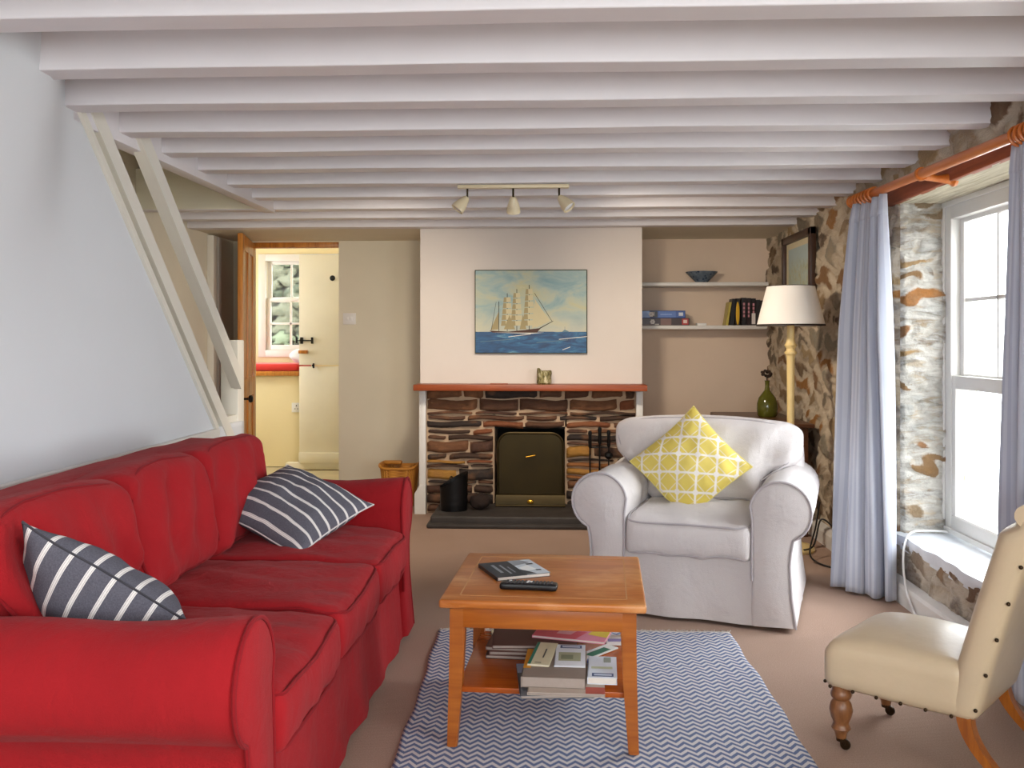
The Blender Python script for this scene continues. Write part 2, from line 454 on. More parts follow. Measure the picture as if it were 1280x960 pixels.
# floor
b = MB(); b.box((-3.6, -1.6, -.12), (2.0, 7.25, 0)); struct(b.build('floor', M['carpet']), 'beige looped carpet over the whole floor', 'floor')
b = MB(); b.box((-3.6, 7.25, -.12), (-.2, 9.3, -.005)); struct(b.build('floor_kitchen', plain('stone_floor', '#c9bb97', .6, var=.1)), 'pale floor of the room beyond the doorway', 'floor')
# ceiling boards above the joists
b = MB(); b.box((XL, -1.6, 2.15), (2.0, 5.5, 2.19)); b.box((-2.7, 5.5, 2.15), (2.0, 7.2, 2.19))
struct(b.build('ceiling', M['beam']), 'white painted ceiling boards above the joists', 'ceiling')
b = MB(); b.box((-2.7, 6.32, 1.972), (-.93, 7.2, 2.0)); b.box((.59, 6.32, 1.972), (1.75, 7.2, 2.0))
struct(b.build('ceiling_alcove', M['alcove_l']), 'low plaster ceiling over the alcoves', 'ceiling')
# joists
rears = [-.9, -.5, -.1, .3, .7, 1.1, 1.5, 1.92, 2.33, 2.76, 3.17, 3.58, 3.96, 4.36, 4.75, 5.13, 5.53, 5.90, 6.30]
ordn = ['first', 'second', 'third', 'fourth', 'fifth', 'sixth', 'seventh', 'eighth', 'ninth', 'tenth', 'eleventh', 'twelfth', 'thirteenth', 'fourteenth', 'fifteenth', 'sixteenth', 'seventeenth', 'eighteenth', 'nineteenth']
for i, yr in enumerate(rears):
    z = 2.0 if yr < 4.5 else 2.0-.033*(yr-4.5)/1.8
    x0 = XL-.02
    if yr > 5.3: x0 = -2.55
    if yr > 6.2: x0 = -2.55
    b = MB()
    n = 24; P = []
    for k in range(n+1):
        x = x0+(1.70-x0)*k/n
        w = .0012*math.sin(x*2.1+i*1.7)+.0008*math.sin(x*6+i)
        lowering = -.0
        zz = z+w; y1 = yr+.001*math.sin(x*3+i*2); y0 = y1-.105
        r = .004
        P.append([(x, y0, 2.16), (x, y0, zz+r*2), (x, y0+r*.3, zz+r*.6), (x, y0+r, zz), (x, y1-r, zz), (x, y1-r*.3, zz+r*.6), (x, y1, zz+r*2), (x, y1, 2.16)])
    V = b.grid(P); b.bm.faces.new(V[0]); b.bm.faces.new(V[-1])
    o = struct(b.build('ceiling_beam', M['beam'], ang=22), 'white ceiling joist, %s from the fireplace' % ordn[len(rears)-1-i], 'beam')
# trimmer along the stair opening
b = MB(); b.box((XL-.07, 2.80, 1.965), (XL, 5.46, 2.17), .004)
struct(b.build('trim_1', M['beam']), 'white trimmer board along the stair opening', 'trim')
# left wall: panelled stair side with raking edge
def slope(y): return 1.985-(y-3.208)*.9546
b = MB(); ys = np.concatenate([np.linspace(-1.6, 3.0, 50), np.linspace(3.04, 4.9, 40)]); P = []
for y in ys:
    top = min(2.16, slope(y)) if y <= 4.487 else max(.0, .764)
    row = []
    for z in np.linspace(0, top, 36):
        t = min(1, max(0, (3.12-y)/.42)); t = t*t*(3-2*t)
        q = min(1, max(0, (z-1.3)/.8)); q = q*q*(3-2*q)
        row.append((XL+.16*t*q, y, z))
    P.append(row)
b.grid(P); o = b.build('wall_left', M['panel'], normals=False)
sm = o.modifiers.new('Thickness', 'SOLIDIFY'); sm.thickness = .04; sm.offset = -1
struct(o, 'pale blue-white panelled side of the staircase', 'wall')
# make sure the wall faces the room
# bead along the raking edge and ledge along the panel foot
b = MB()
d = Vector((0, 1, -.9546)).normalized(); nn = Vector((0, .9546, 1)).normalized()
p0 = Vector((XL, 3.05, slope(3.05))); p1 = Vector((XL, 4.487, .764))
b.prism([p0+nn*.008+Vector((.014, 0, 0)), p0-nn*.022+Vector((.014, 0, 0)), p0-nn*.022+Vector((-.02, 0, 0)), p0+nn*.008+Vector((-.02, 0, 0))], p1-p0)
struct(b.build('trim_2', M['stair_paint']), 'narrow bead along the raking edge of the stair panel', 'trim')
b = MB(); b.box((XL-.01, -1.6, .70), (XL+.022, 4.487, .762), .006)
struct(b.build('trim_3', M['white_trim']), 'white ledge rail behind the red sofa', 'trim')
b = MB(); b.box((XL-.06, 4.47, 0), (XL-.005, 4.88, .60)); b.box((XL-.06, 4.47, .55), (XL-.03, 4.88, .80)); struct(b.build('trim_13', M['stair_paint']), 'painted board at the foot of the stair behind the sofa', 'trim')
# staircase: string board, handrail, newel, treads
st = thing('staircase', 'cream painted open staircase with handrail behind the red sofa', 'staircase'); st['kind'] = 'structure'
def rake(b, y0, z0, y1, z1, h, x0, x1, bev=0):
    p = Vector((0, y0, z0)); q = Vector((0, y1, z1))
    b.prism([(x0, y0, z0), (x0, y0, z0+h), (x1, y0, z0+h), (x1, y0, z0)], q-p)
b = MB(); rake(b, 3.15, slope(3.15)+.083, 4.84, slope(4.84)+.083, .10, XL-.05, XL+.004); b.build('string_board', M['stair_paint'], st, ang=20)
b = MB(); rake(b, 3.55, 2.065, 4.80, .94, .098, XL-.02, XL+.02); rake(b, 3.55, 2.07, 4.80, .945, .06, XL-.035, XL-.02); b.build('handrail', M['stair_paint'], st, ang=20)
b = MB(); b.box((XL-.115, 4.86, 0), (XL-.02, 4.96, 1.2), .006); b.build('newel_post', M['stair_paint'], st)
b = MB()
for k in range(11):
    y = 4.95-k*.2; z = .19*(k+1)
    b.box((-2.5, y-.22, z-.03), (XL-.12, y, z)); b.box((-2.5, y-.215, z-.19), (XL-.12, y-.2, z))
b.build('treads', M['stair_paint'], st)
# stairwell walls
b = MB(); b.box((-2.60, 2.0, 0), (-2.52, 7.2, 3.4)); b.box((-2.6, 1.92, 1.9), (-1.6, 2.0, 3.4))
b.box((-2.6, 5.9, 2.19), (-1.5, 5.98, 3.4)); b.box((-1.68, 1.9, 2.19), (-1.6, 5.9, 3.4)); b.box((-2.6, 1.9, 3.4), (-1.5, 6, 3.45))  # flat top is an unseen lid, added to keep the stairwell dark
struct(b.build('wall_stairwell', M['alcove_l']), 'cream stairwell wall beyond the handrail', 'wall')
b = MB(); b.box((-2.55, 5.42, 1.985), (XL-.0, 5.5, 2.23), .004); struct(b.build('trim_4', M['alcove_l']), 'fascia at the top of the stair opening', 'trim')
b = MB(); b.box((-2.52, 6.55, 0), (-2.47, 6.62, 1.96), .008); b.box((-2.52, 6.68, 0), (-2.48, 6.74, 1.96), .006)
struct(b.build('trim_5', M['stair_paint']), 'white door casing on the stair-side wall', 'trim')
# wall behind chimney with doorway
b = MB(); b.box((-2.60, 7.1, 0), (-2.39, 7.25, 2.2)); b.box((-1.685, 7.1, 0), (-.2, 7.25, 2.2)); b.box((-2.39, 7.1, 1.965), (-1.685, 7.25, 2.2))
struct(b.build('wall_back', M['alcove_l'], ang=20), 'magnolia wall beside the doorway and fireplace', 'wall')
b = MB(); b.box((-.2, 7.1, 0), (1.9, 7.25, 2.2)); struct(b.build('wall_alcove', M['alcove_r']), 'peach-cream back wall of the shelf alcove', 'wall')
b = MB(); b.box((-2.40, 7.13, 1.925), (-1.685, 7.2, 1.972), .004); b.box((-2.41, 7.13, 0), (-2.375, 7.2, 1.97), .004)
struct(b.build('trim_6', M['pine']), 'brown wooden frame of the doorway', 'trim')
b = MB(); b.box((-1.68, 7.08, 0), (-.94, 7.1, .10), .006); b.box((.6, 7.08, 0), (1.6, 7.1, .1), .006)
struct(b.build('baseboard_back', M['white_trim']), 'white skirting of the back wall', 'baseboard')
# chimney breast
b = MB(); b.box((-.934, 6.34, .87), (.594, 7.1, 2.1)); b.box((-.934, 6.34, 0), (-.895, 7.1, .87)); b.box((.555, 6.34, 0), (.594, 7.1, .87))
b.box((-.9, 6.72, 0), (.56, 7.1, .87))
struct(b.build('wall_chimney', M['chimney'], ang=20), 'cream plastered chimney breast', 'wall')
for sx, nm in ((-1, 'trim_7'), (1, 'trim_8')):
    xo = -.934 if sx < 0 else .594; xi = xo-sx*.043*1
    b = MB(); xs = sorted((xo+sx*.004, xi))
    b.box((xs[0], 6.305, 0), (xs[1], 6.345, .87), .004)
    pf = [(xo+sx*.0, 6.30, .20), (xo+sx*.035, 6.30, .14), (xo+sx*.035, 6.30, 0), (xi, 6.30, 0), (xi, 6.30, .2)]
    b.prism(pf, (0, .06, 0))
    struct(b.build(nm, M['white_trim']), 'white pilaster strip %s the fireplace stonework' % ('on the log basket side of' if sx < 0 else 'on the fire-iron side of'), 'trim')

# fireplace stonework
rng = random.Random(11)
b = MB(); b.box((-.90, 6.365, 0), (-.42, 6.7, .875)); b.box((.067, 6.365, 0), (.56, 6.7, .875)); b.box((-.43, 6.365, .60), (.08, 6.7, .875))
struct(b.build('wall_fireplace_mortar', M['mortar'], ang=20), 'sandy mortar between the fireplace stones', 'wall')
b = MB(); rv = []
OPX0, OPX1, OPZ = -.425, .072, .585
def stone_block(b, x0, x1, z0, z1, y0, dep, rnd):
    nx = max(3, int((x1-x0)/.02)); nz = max(3, int((z1-z0)/.014))
    P = []
    sd = rng.random()*50
    for i in range(nx+1):
        row = []
        for j in range(nz+1):
            u = i/nx*2-1; v = j/nz*2-1
            ed = max(0, 1-abs(u)**14)**.5*max(0, 1-abs(v)**8)**.5
            x = (x0+x1)/2+(x1-x0)/2*u*(1-.012*abs(v)**3); z = (z0+z1)/2+(z1-z0)/2*v
            z += .006*math.sin(x*17+sd)*(1 if abs(v) > .5 else .5)
            p = (x, 0, z)
            y = y0+dep*(1-ed)-.012*vnoise(p, 14, sd)-.006*vnoise(p, 40, sd)
            row.append((x, y, z))
        P.append(row)
    n0 = len(b.bm.verts); b.grid(P)
    rv.extend([rnd]*((nx+1)*(nz+1)))
def courses(x0, x1, z0, z1):
    z = z0
    while z < z1-.012:
        h = rng.choice([.028, .04, .05, .062, .075, .085])
        if z+h > z1-.02: h = z1-z
        x = x0
        while x < x1-.005:
            w = rng.uniform(.15, .42)
            if x+w > x1-.07: w = x1-x
            g_ = .005
            rr = rng.random()
            if z > .5 and rr > .93: rr = .5
            stone_block(b, x+g_, x+w-g_, z+g_*.7, z+h-g_*.7, 6.335+rng.uniform(-.008, .008), .035, rr)
            x += w
        z += h
courses(-.897, OPX0, .0, .585); courses(OPX1, .557, .0, .585); courses(-.897, .557, .59, .872)
o = b.build('wall_fireplace', M['coursed'], normals=False, attrs={'stone_random': rv})
struct(o, 'coursed brown stonework round the fire opening', 'wall')
b = MB(); b.box((OPX0, 6.69, 0), (OPX1, 6.72, .62)); b.box((OPX0-.02, 6.37, 0), (OPX0, 6.7, .62)); b.box((OPX1, 6.37, 0), (OPX1+.02, 6.7, .62)); b.box((OPX0-.02, 6.37, .585), (OPX1+.02, 6.7, .62)); b.box((OPX0, 6.3, 0), (OPX1, 6.7, .07))
struct(b.build('wall_firebox', M['soot']), 'sooty inside of the fire opening', 'wall')
# hearth
b = MB(); b.box((-.80, 5.86, 0), (.62, 6.34, .072), .012, 3); b.box((-.82, 5.82, 0), (.64, 6.34, .03), .01, 2)
tag(b.build('hearth', M['slate']), 'dark slate hearth slab in front of the fireplace', 'hearth')
# mantel
b = MB(); b.box((-.955, 6.15, .858), (.612, 6.36, .90), .005)
tag(b.build('mantel_shelf', M['mantel']), 'reddish-brown wooden mantel shelf above the stonework', 'mantel')

# ------------------------------------------------ rubble wall, right
def vor2(S, Z, cw=.17, ch=.105, seed=3):
    rs = np.random.RandomState(seed); T = rs.rand(256, 256, 3)
    a = S/cw; c = Z/ch
    i0 = np.floor(a).astype(int); j0 = np.floor(c).astype(int)
    f1 = np.full(S.shape, 9.); f2 = np.full(S.shape, 9.); rid = np.zeros(S.shape)
    for di in (-1, 0, 1, 2):
        for dj in (-1, 0, 1):
            i = i0+di; j = j0+dj
            t = T[i % 256, j % 256]
            px = i+.15+.7*t[..., 0]+.5*(j % 2)-.5; pz = j+.15+.7*t[..., 1]
            d = np.hypot(a-px, c-pz)
            new = d < f1
            f2 = np.where(new, f1, np.minimum(f2, d)); rid = np.where(new, t[..., 2], rid); f1 = np.where(new, d, f1)
    return f1, f2-f1, rid
class Rub:
    def __init__(s): s.b = MB(); s.e = []; s.r = []; s.w = []
    def patch(s, org, du, dv, Lu, Lv, nrm, res=.012, wash=0., s0=0., z0=0., fade=.03, cw=.17, ch=.105, amp=.03, seed=3):
        nu = max(2, int(Lu/res)+1); nv = max(2, int(Lv/res)+1)
        U, V = np.meshgrid(np.linspace(0, Lu, nu), np.linspace(0, Lv, nv), indexing='ij')
        S = U+s0; Z = V+z0
        wob = .03*np.sin(S*23+3*np.sin(Z*17))+.025*np.sin(Z*31+2*np.sin(S*19))
        f1, e, r = vor2(S+wob, Z+.7*wob, cw, ch, seed)
        h = np.clip(e/.35, 0, 1)**.6*amp+amp*.5*np.sin(S*5.1+1.3*np.sin(Z*4))*np.cos(Z*6.3)+amp*.35*(r-.5)*np.clip(e/.3, 0, 1)
        h += amp*.12*np.sin(S*61+4*np.sin(Z*47))*np.sin(Z*73+3*np.sin(S*37))
        if fade:
            dE = np.minimum(np.minimum(U, Lu-U), np.minimum(V, Lv-V)); h *= np.clip(dE/fade, 0, 1)
        o, du, dv, nn = map(np.array, (org, du, dv, nrm))
        P = o+U[..., None]*du+V[..., None]*dv+h[..., None]*nn
        s.b.grid(P)
        s.e += list(e.ravel()); s.r += list(r.ravel())
        w = wash(U, V) if callable(wash) else np.full(U.shape, wash)
        s.w += list(w.ravel())
    def build(s, name, mat=None):
        return s.b.build(name, mat or M['rubble'], normals=False, ang=180, attrs={'joint': s.e, 'stone_random': s.r, 'whitewash': s.w})
WY0, WY1, WZ0, WZ1 = 2.95, 4.46, .30, 1.848
q = Rub()
q.patch((XR, WY1, 0), (0, 1, 0), (0, 0, 1), 7.15-WY1, 2.17, (-1, 0, 0), s0=WY1, wash=lambda U, V: .25*np.clip(1-U/1.2, 0, 1), fade=.02, cw=.33, ch=.125)
q.patch((XR, WY0, 0), (0, 1, 0), (0, 0, 1), WY1-WY0, WZ0-.02, (-1, 0, 0), s0=WY0, wash=.3, fade=.02, cw=.26, ch=.10)
q.patch((XR, WY0, WZ1+.07), (0, 1, 0), (0, 0, 1), WY1-WY0, 2.17-WZ1-.07, (-1, 0, 0), s0=WY0, z0=WZ1, wash=.25, fade=.02, cw=.33, ch=.125)
q.patch((XR, 1.4, 0), (0, 1, 0), (0, 0, 1), WY0-1.4, 2.17, (-1, 0, 0), s0=1.4, wash=.2, res=.03, cw=.33, ch=.125)
# reveals
q.patch((XR, WY1, WZ0-.03), (1, 0, 0), (0, 0, 1), .30, WZ1-WZ0+.05, (0, -1, 0), s0=20, wash=.8, fade=.012, cw=.24, ch=.075, amp=.022, seed=8)
q.patch((XR+.30, WY0, WZ0-.03), (-1, 0, 0), (0, 0, 1), .30, WZ1-WZ0+.05, (0, 1, 0), s0=27, wash=.8, fade=.012, cw=.24, ch=.075, amp=.022, seed=8, res=.03)
o = q.build('wall_right'); struct(o, 'rubble stone wall around the big sash window', 'wall')
b = MB(); b.box((XR+.0, -1.6, 0), (XR+.3, -.6, 2.2)); b.box((XR, 1.3, 0), (XR+.3, 1.42, 2.2)); b.box((XR, -.6, 0), (XR+.3, 1.3, .5)); b.box((XR, -.6, 1.9), (XR+.3, 1.3, 2.2))
struct(b.build('wall_right_plaster', M['alcove_l']), 'plaster wall beside the camera', 'wall')
b = MB(); b.box((XR+.28, 1.42, 0), (XR+.36, WY0-.0, 2.2)); b.box((XR+.28, WY1, 0), (XR+.36, 7.25, 2.2)); b.box((XR+.28, WY0, 0), (XR+.36, WY1, WZ0-.03)); b.box((XR+.28, WY0, WZ1), (XR+.36, WY1, 2.2))
struct(b.build('wall_right_outer', M['alcove_l']), 'outer leaf of the stone wall', 'wall')
# lintel
b = MB(); b.box((XR-.035, WY0-.15, WZ1+.0), (XR+.0, WY1+.1, WZ1+.085), .006)
struct(b.build('trim_9', M['lintel']), 'reddish timber lintel over the window recess', 'trim')
b = MB(); P = []
for i in range(40):
    y = WY0+(WY1-WY0)*i/39; P.append([(XR-.02+.31*j/12, y, WZ1+.0+.05*(1-j/12)*0+.006*vnoise((y*3, j*.4, 0), 2)+.0) for j in range(13)])
b.grid(P); b.box((XR-.02, WY0, WZ1+.01), (XR+.29, WY1, WZ1+.06))
struct(b.build('trim_10', M['lintel_under']), 'weathered whitewashed underside of the lintel', 'trim')
# sill
b = MB(); P = []
for i in range(60):
    y = WY0+(WY1-WY0)*i/59
    row = []
    for j in range(16):
        x = XR-.035+.012*vnoise((y*2, 3, 0), 4)*(1 if j < 2 else 0)+.34*j/15
        row.append((x, y, WZ0-.012+.006*vnoise((x*3, y*3, 1), 3)))
    P.append([(row[0][0]+.004, y, WZ0-.06), (row[0][0]-.002, y, WZ0-.03)]+row)
b.grid(P); b.box((XR-.02, WY0, WZ0-.08), (XR+.3, WY1, WZ0-.03))
struct(b.build('trim_11', M['sill'], ang=60), 'white painted window sill of uneven stone', 'trim')
# skirting, right
b = MB()
pf = [(XR-.03, 0, 0), (XR-.075, 0, 0), (XR-.075, 0, .075), (XR-.068, 0, .09), (XR-.05, 0, .098), (XR-.03, 0, .102)]
b.prism([(x, 1.4, z) for x, _, z in pf], (0, 5.7, 0))
struct(b.build('baseboard_right', M['white_trim'], ang=25), 'white moulded skirting along the stone wall', 'baseboard')

b = MB(); b.box((-3.6, -1.7, 0), (2.0, -1.6, .85)); b.box((-3.6, -1.7, 2.0), (2.0, -1.6, 2.2)); b.box((-3.6, -1.7, .85), (-.9, -1.6, 2.0)); b.box((1.2, -1.7, .85), (2.0, -1.6, 2.0))  # unseen wall, its opening added and sized to let in fill daylight
struct(b.build('wall_front', M['alcove_l'], ang=20), 'plaster wall behind the camera with an added opening sized for fill daylight', 'wall')
# ------------------------------------------------ sash window in the right wall
WX = 1.87
b = MB(); fw = .055
wn = thing('window_1', 'white sash window with small panes in the stone wall', 'window'); wn['kind'] = 'structure'
y0, y1, z0, z1 = WY0+.02, WY1+.0, WZ0, WZ1-.0
def frame_x(b, x0, x1, y0, y1, z0, z1, w, bev=.003, wb=None, wt=None):
    b.box((x0, y0, z0), (x1, y0+w, z1), bev); b.box((x0, y1-w, z0), (x1, y1, z1), bev)
    b.box((x0, y0+w, z0), (x1, y1-w, z0+(wb or w)), bev); b.box((x0, y0+w, z1-(wt or w)), (x1, y1-w, z1), bev)
frame_x(b, WX-.03, WX+.03, y0, y1, z0, z1, .085); frame_x(b, WX-.04, WX-.03, y0-.0, y1+.0, z0, z1, .025)
b.build('window_frame', M['white_trim'], wn)
iy0, iy1, iz0, iz1 = y0+.085, y1-.085, z0+.06, z1-.085
zm = 1.005
def sash(nm, xc, za, zb, bars, wt, wb):
    s_ = MB(); frame_x(s_, xc-.018, xc+.018, iy0, iy1, za, zb, .04, .003, wb, wt)
    o = s_.build(nm, M['white_trim'], wn)
    if bars:
        s_ = MB()
        for k in range(1, 4):
            y = iy0+.04+(iy1-iy0-.08)*k/4; s_.box((xc-.012, y-.009, za+wb), (xc+.012, y+.009, zb-wt), .003)
        zc = (za+zb)/2; s_.box((xc-.012, iy0+.04, zc-.009), (xc+.012, iy1-.04, zc+.009), .003)
        s_.build('glazing_bars', M['white_trim'], o)
    s_ = MB(); s_.box((xc-.002, iy0+.03, za+.03), (xc+.002, iy1-.03, zb-.03)); s_.build('glass', M['glass'], o)
sash('upper_sash', WX+.03, zm-.03, iz1+.03, True, .05, .07)
sash('lower_sash', WX-.008, iz0-.02, zm+.03, False, .06, .05)

# ------------------------------------------------ kitchen beyond the doorway
KB = 9.1
b = MB(); wx0, wx1, wz0, wz1 = -2.92, -2.1, 1.07, 2.02
b.box((-3.6, KB, 0), (wx0, KB+.25, 2.4)); b.box((wx1, KB, 0), (-.2, KB+.25, 2.4)); b.box((wx0, KB, 0), (wx1, KB+.25, wz0)); b.box((wx0, KB, wz1), (wx1, KB+.25, 2.4))
b.box((-3.6, 7.25, 0), (-3.5, KB, .9)); b.box((-3.6, 7.25, 2.1), (-3.5, KB, 2.4)); b.box((-3.6, 7.25, .9), (-3.5, 7.9, 2.1)); b.box((-3.6, 8.5, .9), (-3.5, KB, 2.1))  # gap in this side wall is unseen, added to let daylight in
b.box((-.3, 7.25, 0), (-.2, KB, 2.4)); b.box((-3.6, 7.25, 2.3), (-.2, KB, 2.4))
struct(b.build('wall_kitchen', M['kitchen'], ang=20), 'lemon-cream walls of the room beyond the doorway', 'wall')
b = MB(); b.box((-3.5, 7.25, 0), (-2.6, 7.33, 2.3)); struct(b.build('wall_kitchen_front', M['kitchen']), 'inner face of the doorway wall', 'wall')
wn2 = thing('window_2', 'small white sash window with garden view beyond the doorway', 'window'); wn2['kind'] = 'structure'
def frame_y(b, yc0, yc1, x0, x1, z0, z1, w, wb=None, wt=None):
    b.box((x0, yc0, z0), (x0+w, yc1, z1), .003); b.box((x1-w, yc0, z0), (x1, yc1, z1), .003)
    b.box((x0+w, yc0, z0), (x1-w, yc1, z0+(wb or w)), .003); b.box((x0+w, yc0, z1-(wt or w)), (x1-w, yc1, z1), .003)
b = MB(); frame_y(b, KB-.02, KB+.05, wx0-.05, wx1+.05, wz0-.04, wz1+.04, .07); b.build('window_frame', M['white_trim'], wn2)
b = MB(); frame_y(b, KB+.02, KB+.05, wx0+.02, wx1-.02, wz0+.03, 1.62, .045, .05, .03); frame_y(b, KB+.05, KB+.08, wx0+.02, wx1-.02, 1.58, wz1-.02, .045, .05, .04)
for k in (1, 2):
    x = wx0+.02+.08+(wx1-wx0-.2)*k/3*1.0
    x = -2.655 if k == 1 else -2.39
    b.box((x-.01, KB+.03, wz0+.05), (x+.01, KB+.05, 1.6), .002); b.box((x-.01, KB+.055, 1.62), (x+.01, KB+.075, wz1-.04), .002)
b.box((wx0+.06, KB+.03, 1.355), (wx1-.06, KB+.05, 1.375), .002)
b.build('sashes', M['white_trim'], wn2)
b = MB(); b.box((wx0+.05, KB+.038, wz0+.05), (wx1-.05, KB+.042, 1.6)); b.box((wx0+.05, KB+.063, 1.62), (wx1-.05, KB+.067, wz1-.04)); b.build('glass', M['glass'], wn2)
# stable door (two leaves)
sd = thing('door_1', 'cream two-leaf stable door standing open beyond the doorway', 'door'); sd['kind'] = 'structure'
b = MB(); b.box((-2.365, 8.40, .97), (-1.55, 8.445, 1.985), .004); b.build('upper_leaf', M['door_white'], sd)
b = MB(); b.box((-2.365, 8.405, .06), (-1.55, 8.45, .955), .004); b.box((-2.365, 8.385, .065), (-1.55, 8.41, .16), .004); b.build('lower_leaf', M['door_white'], sd)
b = MB(); b.box((-2.38, 8.385, 1.19), (-2.24, 8.40, 1.20), .002); b.box((-2.35, 8.38, 1.165), (-2.325, 8.40, 1.225), .003); b.box((-2.25, 8.38, 1.165), (-2.23, 8.40, 1.225), .003); b.box((-2.39, 8.37, 1.17), (-2.375, 8.40, 1.22), .002)
b.build('latch', M['black'], sd)
b = MB(); b.box((-2.235, 8.386, .94), (-2.22, 8.4, .985), .003); b.ball((-2.228, 8.38, .965), .012); b.build('bolt', M['black'], sd)
b = MB(); b.box((-2.365, 8.37, 1.075), (-2.28, 8.40, 1.105), .005); b.build('pull', M['pine'], sd)
b = MB(); b.lathe([(.001, 0), (.022, .003), (.026, .012), (.012, .02), (.001, .022)], 14, Matrix.Translation((-2.05, 8.40, 1.77)) @ Matrix.Rotation(R(90), 4, 'X')); b.build('hook', M['black'], sd)
b = MB(); b.box((-2.5, 8.42, 0), (-1.4, 8.52, .06), .004); struct(b.build('trim_12', M['door_white']), 'pale threshold board under the stable door', 'trim')
# window seat with pad and cloth
ws = thing('window_bench', 'wooden-topped bench under the kitchen window', 'bench')
b = MB(); b.box((-3.5, 8.55, .862), (-2.30, 9.1, .905), .006); b.build('bench_top', M['pine'], ws)
b = MB(); b.box((-3.5, 8.62, 0), (-2.3, 9.09, .862)); b.build('bench_front', M['kitchen'], ws)
b = MB(); b.box((-3.45, 8.58, .905), (-2.42, 9.06, .975), .03, 4); tag(b.build('seat_pad', M['redpad']), 'flat red seat pad on the bench under the kitchen window', 'cushion')
b = MB(); b.ball((-2.44, 8.7, 1.045), .08, 10, 0, (1.3, 1, .85)); o = b.build('folded_cloth', M['whitecloth']); tag(o, 'crumpled white cloth at the end of the red seat pad', 'cloth')
for v in o.data.vertices: v.co += Vector((1, 1, .6))*.02*vnoise(v.co, 14)
# brown panelled door, opened towards the room
dr = thing('door_2', 'brown panelled pine door standing open at the doorway', 'door', (-2.375, 7.12, 0), R(-78)); dr['kind'] = 'structure'
b = MB(); L = .74; zt = 1.955
b.box((0, -.018, .01), (.1, .018, zt), .003); b.box((L-.1, -.018, .01), (L, .018, zt), .003)
b.box((L/2-.05, -.018, .2), (L/2+.05, .018, zt-.1), .003)
for za, zb in ((.01, .2), (.78, .92), (zt-.11, zt)): b.box((.1, -.018, za), (L-.1, .018, zb), .003)
b.build('door_frame', M['pine'], dr)
b = MB(); b.box((.09, -.007, .19), (L-.09, .007, zt-.1)); b.build('door_panel', M['pine'], dr)
b = MB()
for s_ in (-1, 1): b.lathe([(.008, 0), (.008, .03), (.024, .036), (.028, .05), (.02, .062), (.001, .066)], 14, Matrix.Translation((L-.06, s_*.018, .78)) @ Matrix.Rotation(R(-90*s_), 4, 'X'))
b.build('door_knob', M['black'], dr)
# wall switch and socket
def plate(name, label, cat, loc, w, h, rx=90):
    t = thing(name, label, cat, loc)
    b = MB(); b.box((-w/2, -.010, -h/2), (w/2, 0, h/2), .003); b.build('plate', M['plastic_w'], t); return t
t = plate('light_switch', 'double light switch on the wall beside the doorway', 'switch', (-1.60, 7.1, 1.365), .1, .088)
b = MB(); b.box((-.022, -.015, -.012), (-.008, -.008, .012), .002); b.box((.008, -.015, -.012), (.022, -.008, .012), .002); b.build('rocker', M['plastic_w'], t)
t = plate('wall_socket', 'white wall socket low on the kitchen wall', 'socket', (-2.45, 8.62, .56), .09, .09)
b = MB(); b.box((-.004, -.0115, .01), (.004, -.0095, .025)); b.box((-.018, -.0115, -.015), (-.008, -.0095, -.009)); b.box((.008, -.0115, -.015), (.018, -.0095, -.009)); b.build('pin_hole', M['plastic_k'], t)
# garden wall and planting outside the kitchen window
q = Rub(); q.patch((-7, 11.3, -.3), (1, 0, 0), (0, 0, 1), 8., 2.6, (0, -1, 0), res=.04, cw=.34, ch=.12, amp=.09, wash=.15, seed=21)
q.patch((-7, 11.3, 2.3), (1, 0, 0), (0, 1, 0), 8., .4, (0, 0, 1), res=.06, cw=.34, ch=.12, amp=.06, seed=21)
struct(q.build('wall_garden', M['garden_stone']), 'rough stone garden wall seen through the kitchen window', 'wall')
b = MB(); b.box((-14, 9.35, -.4), (4, 16, -.3)); b.box((2.0, -6, -.4), (14, 9.35, -.3)); struct(b.build('ground', M['bounce_ground']), 'pale gravel outside the house, made up to bounce light indoors', 'ground')
rng2 = random.Random(5)
def bush(name, label, c, r, n, seed):
    b = MB(); rg = random.Random(seed)
    for k in range(n):
        d = Vector((rg.gauss(0, 1), rg.gauss(0, 1), rg.gauss(0, 1))).normalized()*(rg.random()**.4)
        p = Vector(c)+Vector((d.x*r[0], d.y*r[1], d.z*r[2]))
        a = Vector((rg.gauss(0, 1), rg.gauss(0, 1), rg.gauss(0, .6))).normalized(); s_ = rg.uniform(.05, .1)
        bb = a.cross(Vector((rg.gauss(0, 1), rg.gauss(0, 1), rg.gauss(0, 1)))).normalized()
        vs = [b.bm.verts.new(p+q_) for q_ in (-a*s_, bb*s_*.4, a*s_, -bb*s_*.4)]; b.bm.faces.new(vs)
    tag(b.build(name, M['leaf'], normals=False), label, 'bush')
bush('garden_bush', 'pale green bush above the garden wall, outside the kitchen window', (-3.0, 12.4, 2.9), (1.0, .45, .7), 2600, 1)
bush('garden_bush', 'second leafy bush by the garden wall, further along', (-5.2, 12.5, 2.9), (1.1, .5, .8), 2200, 2)

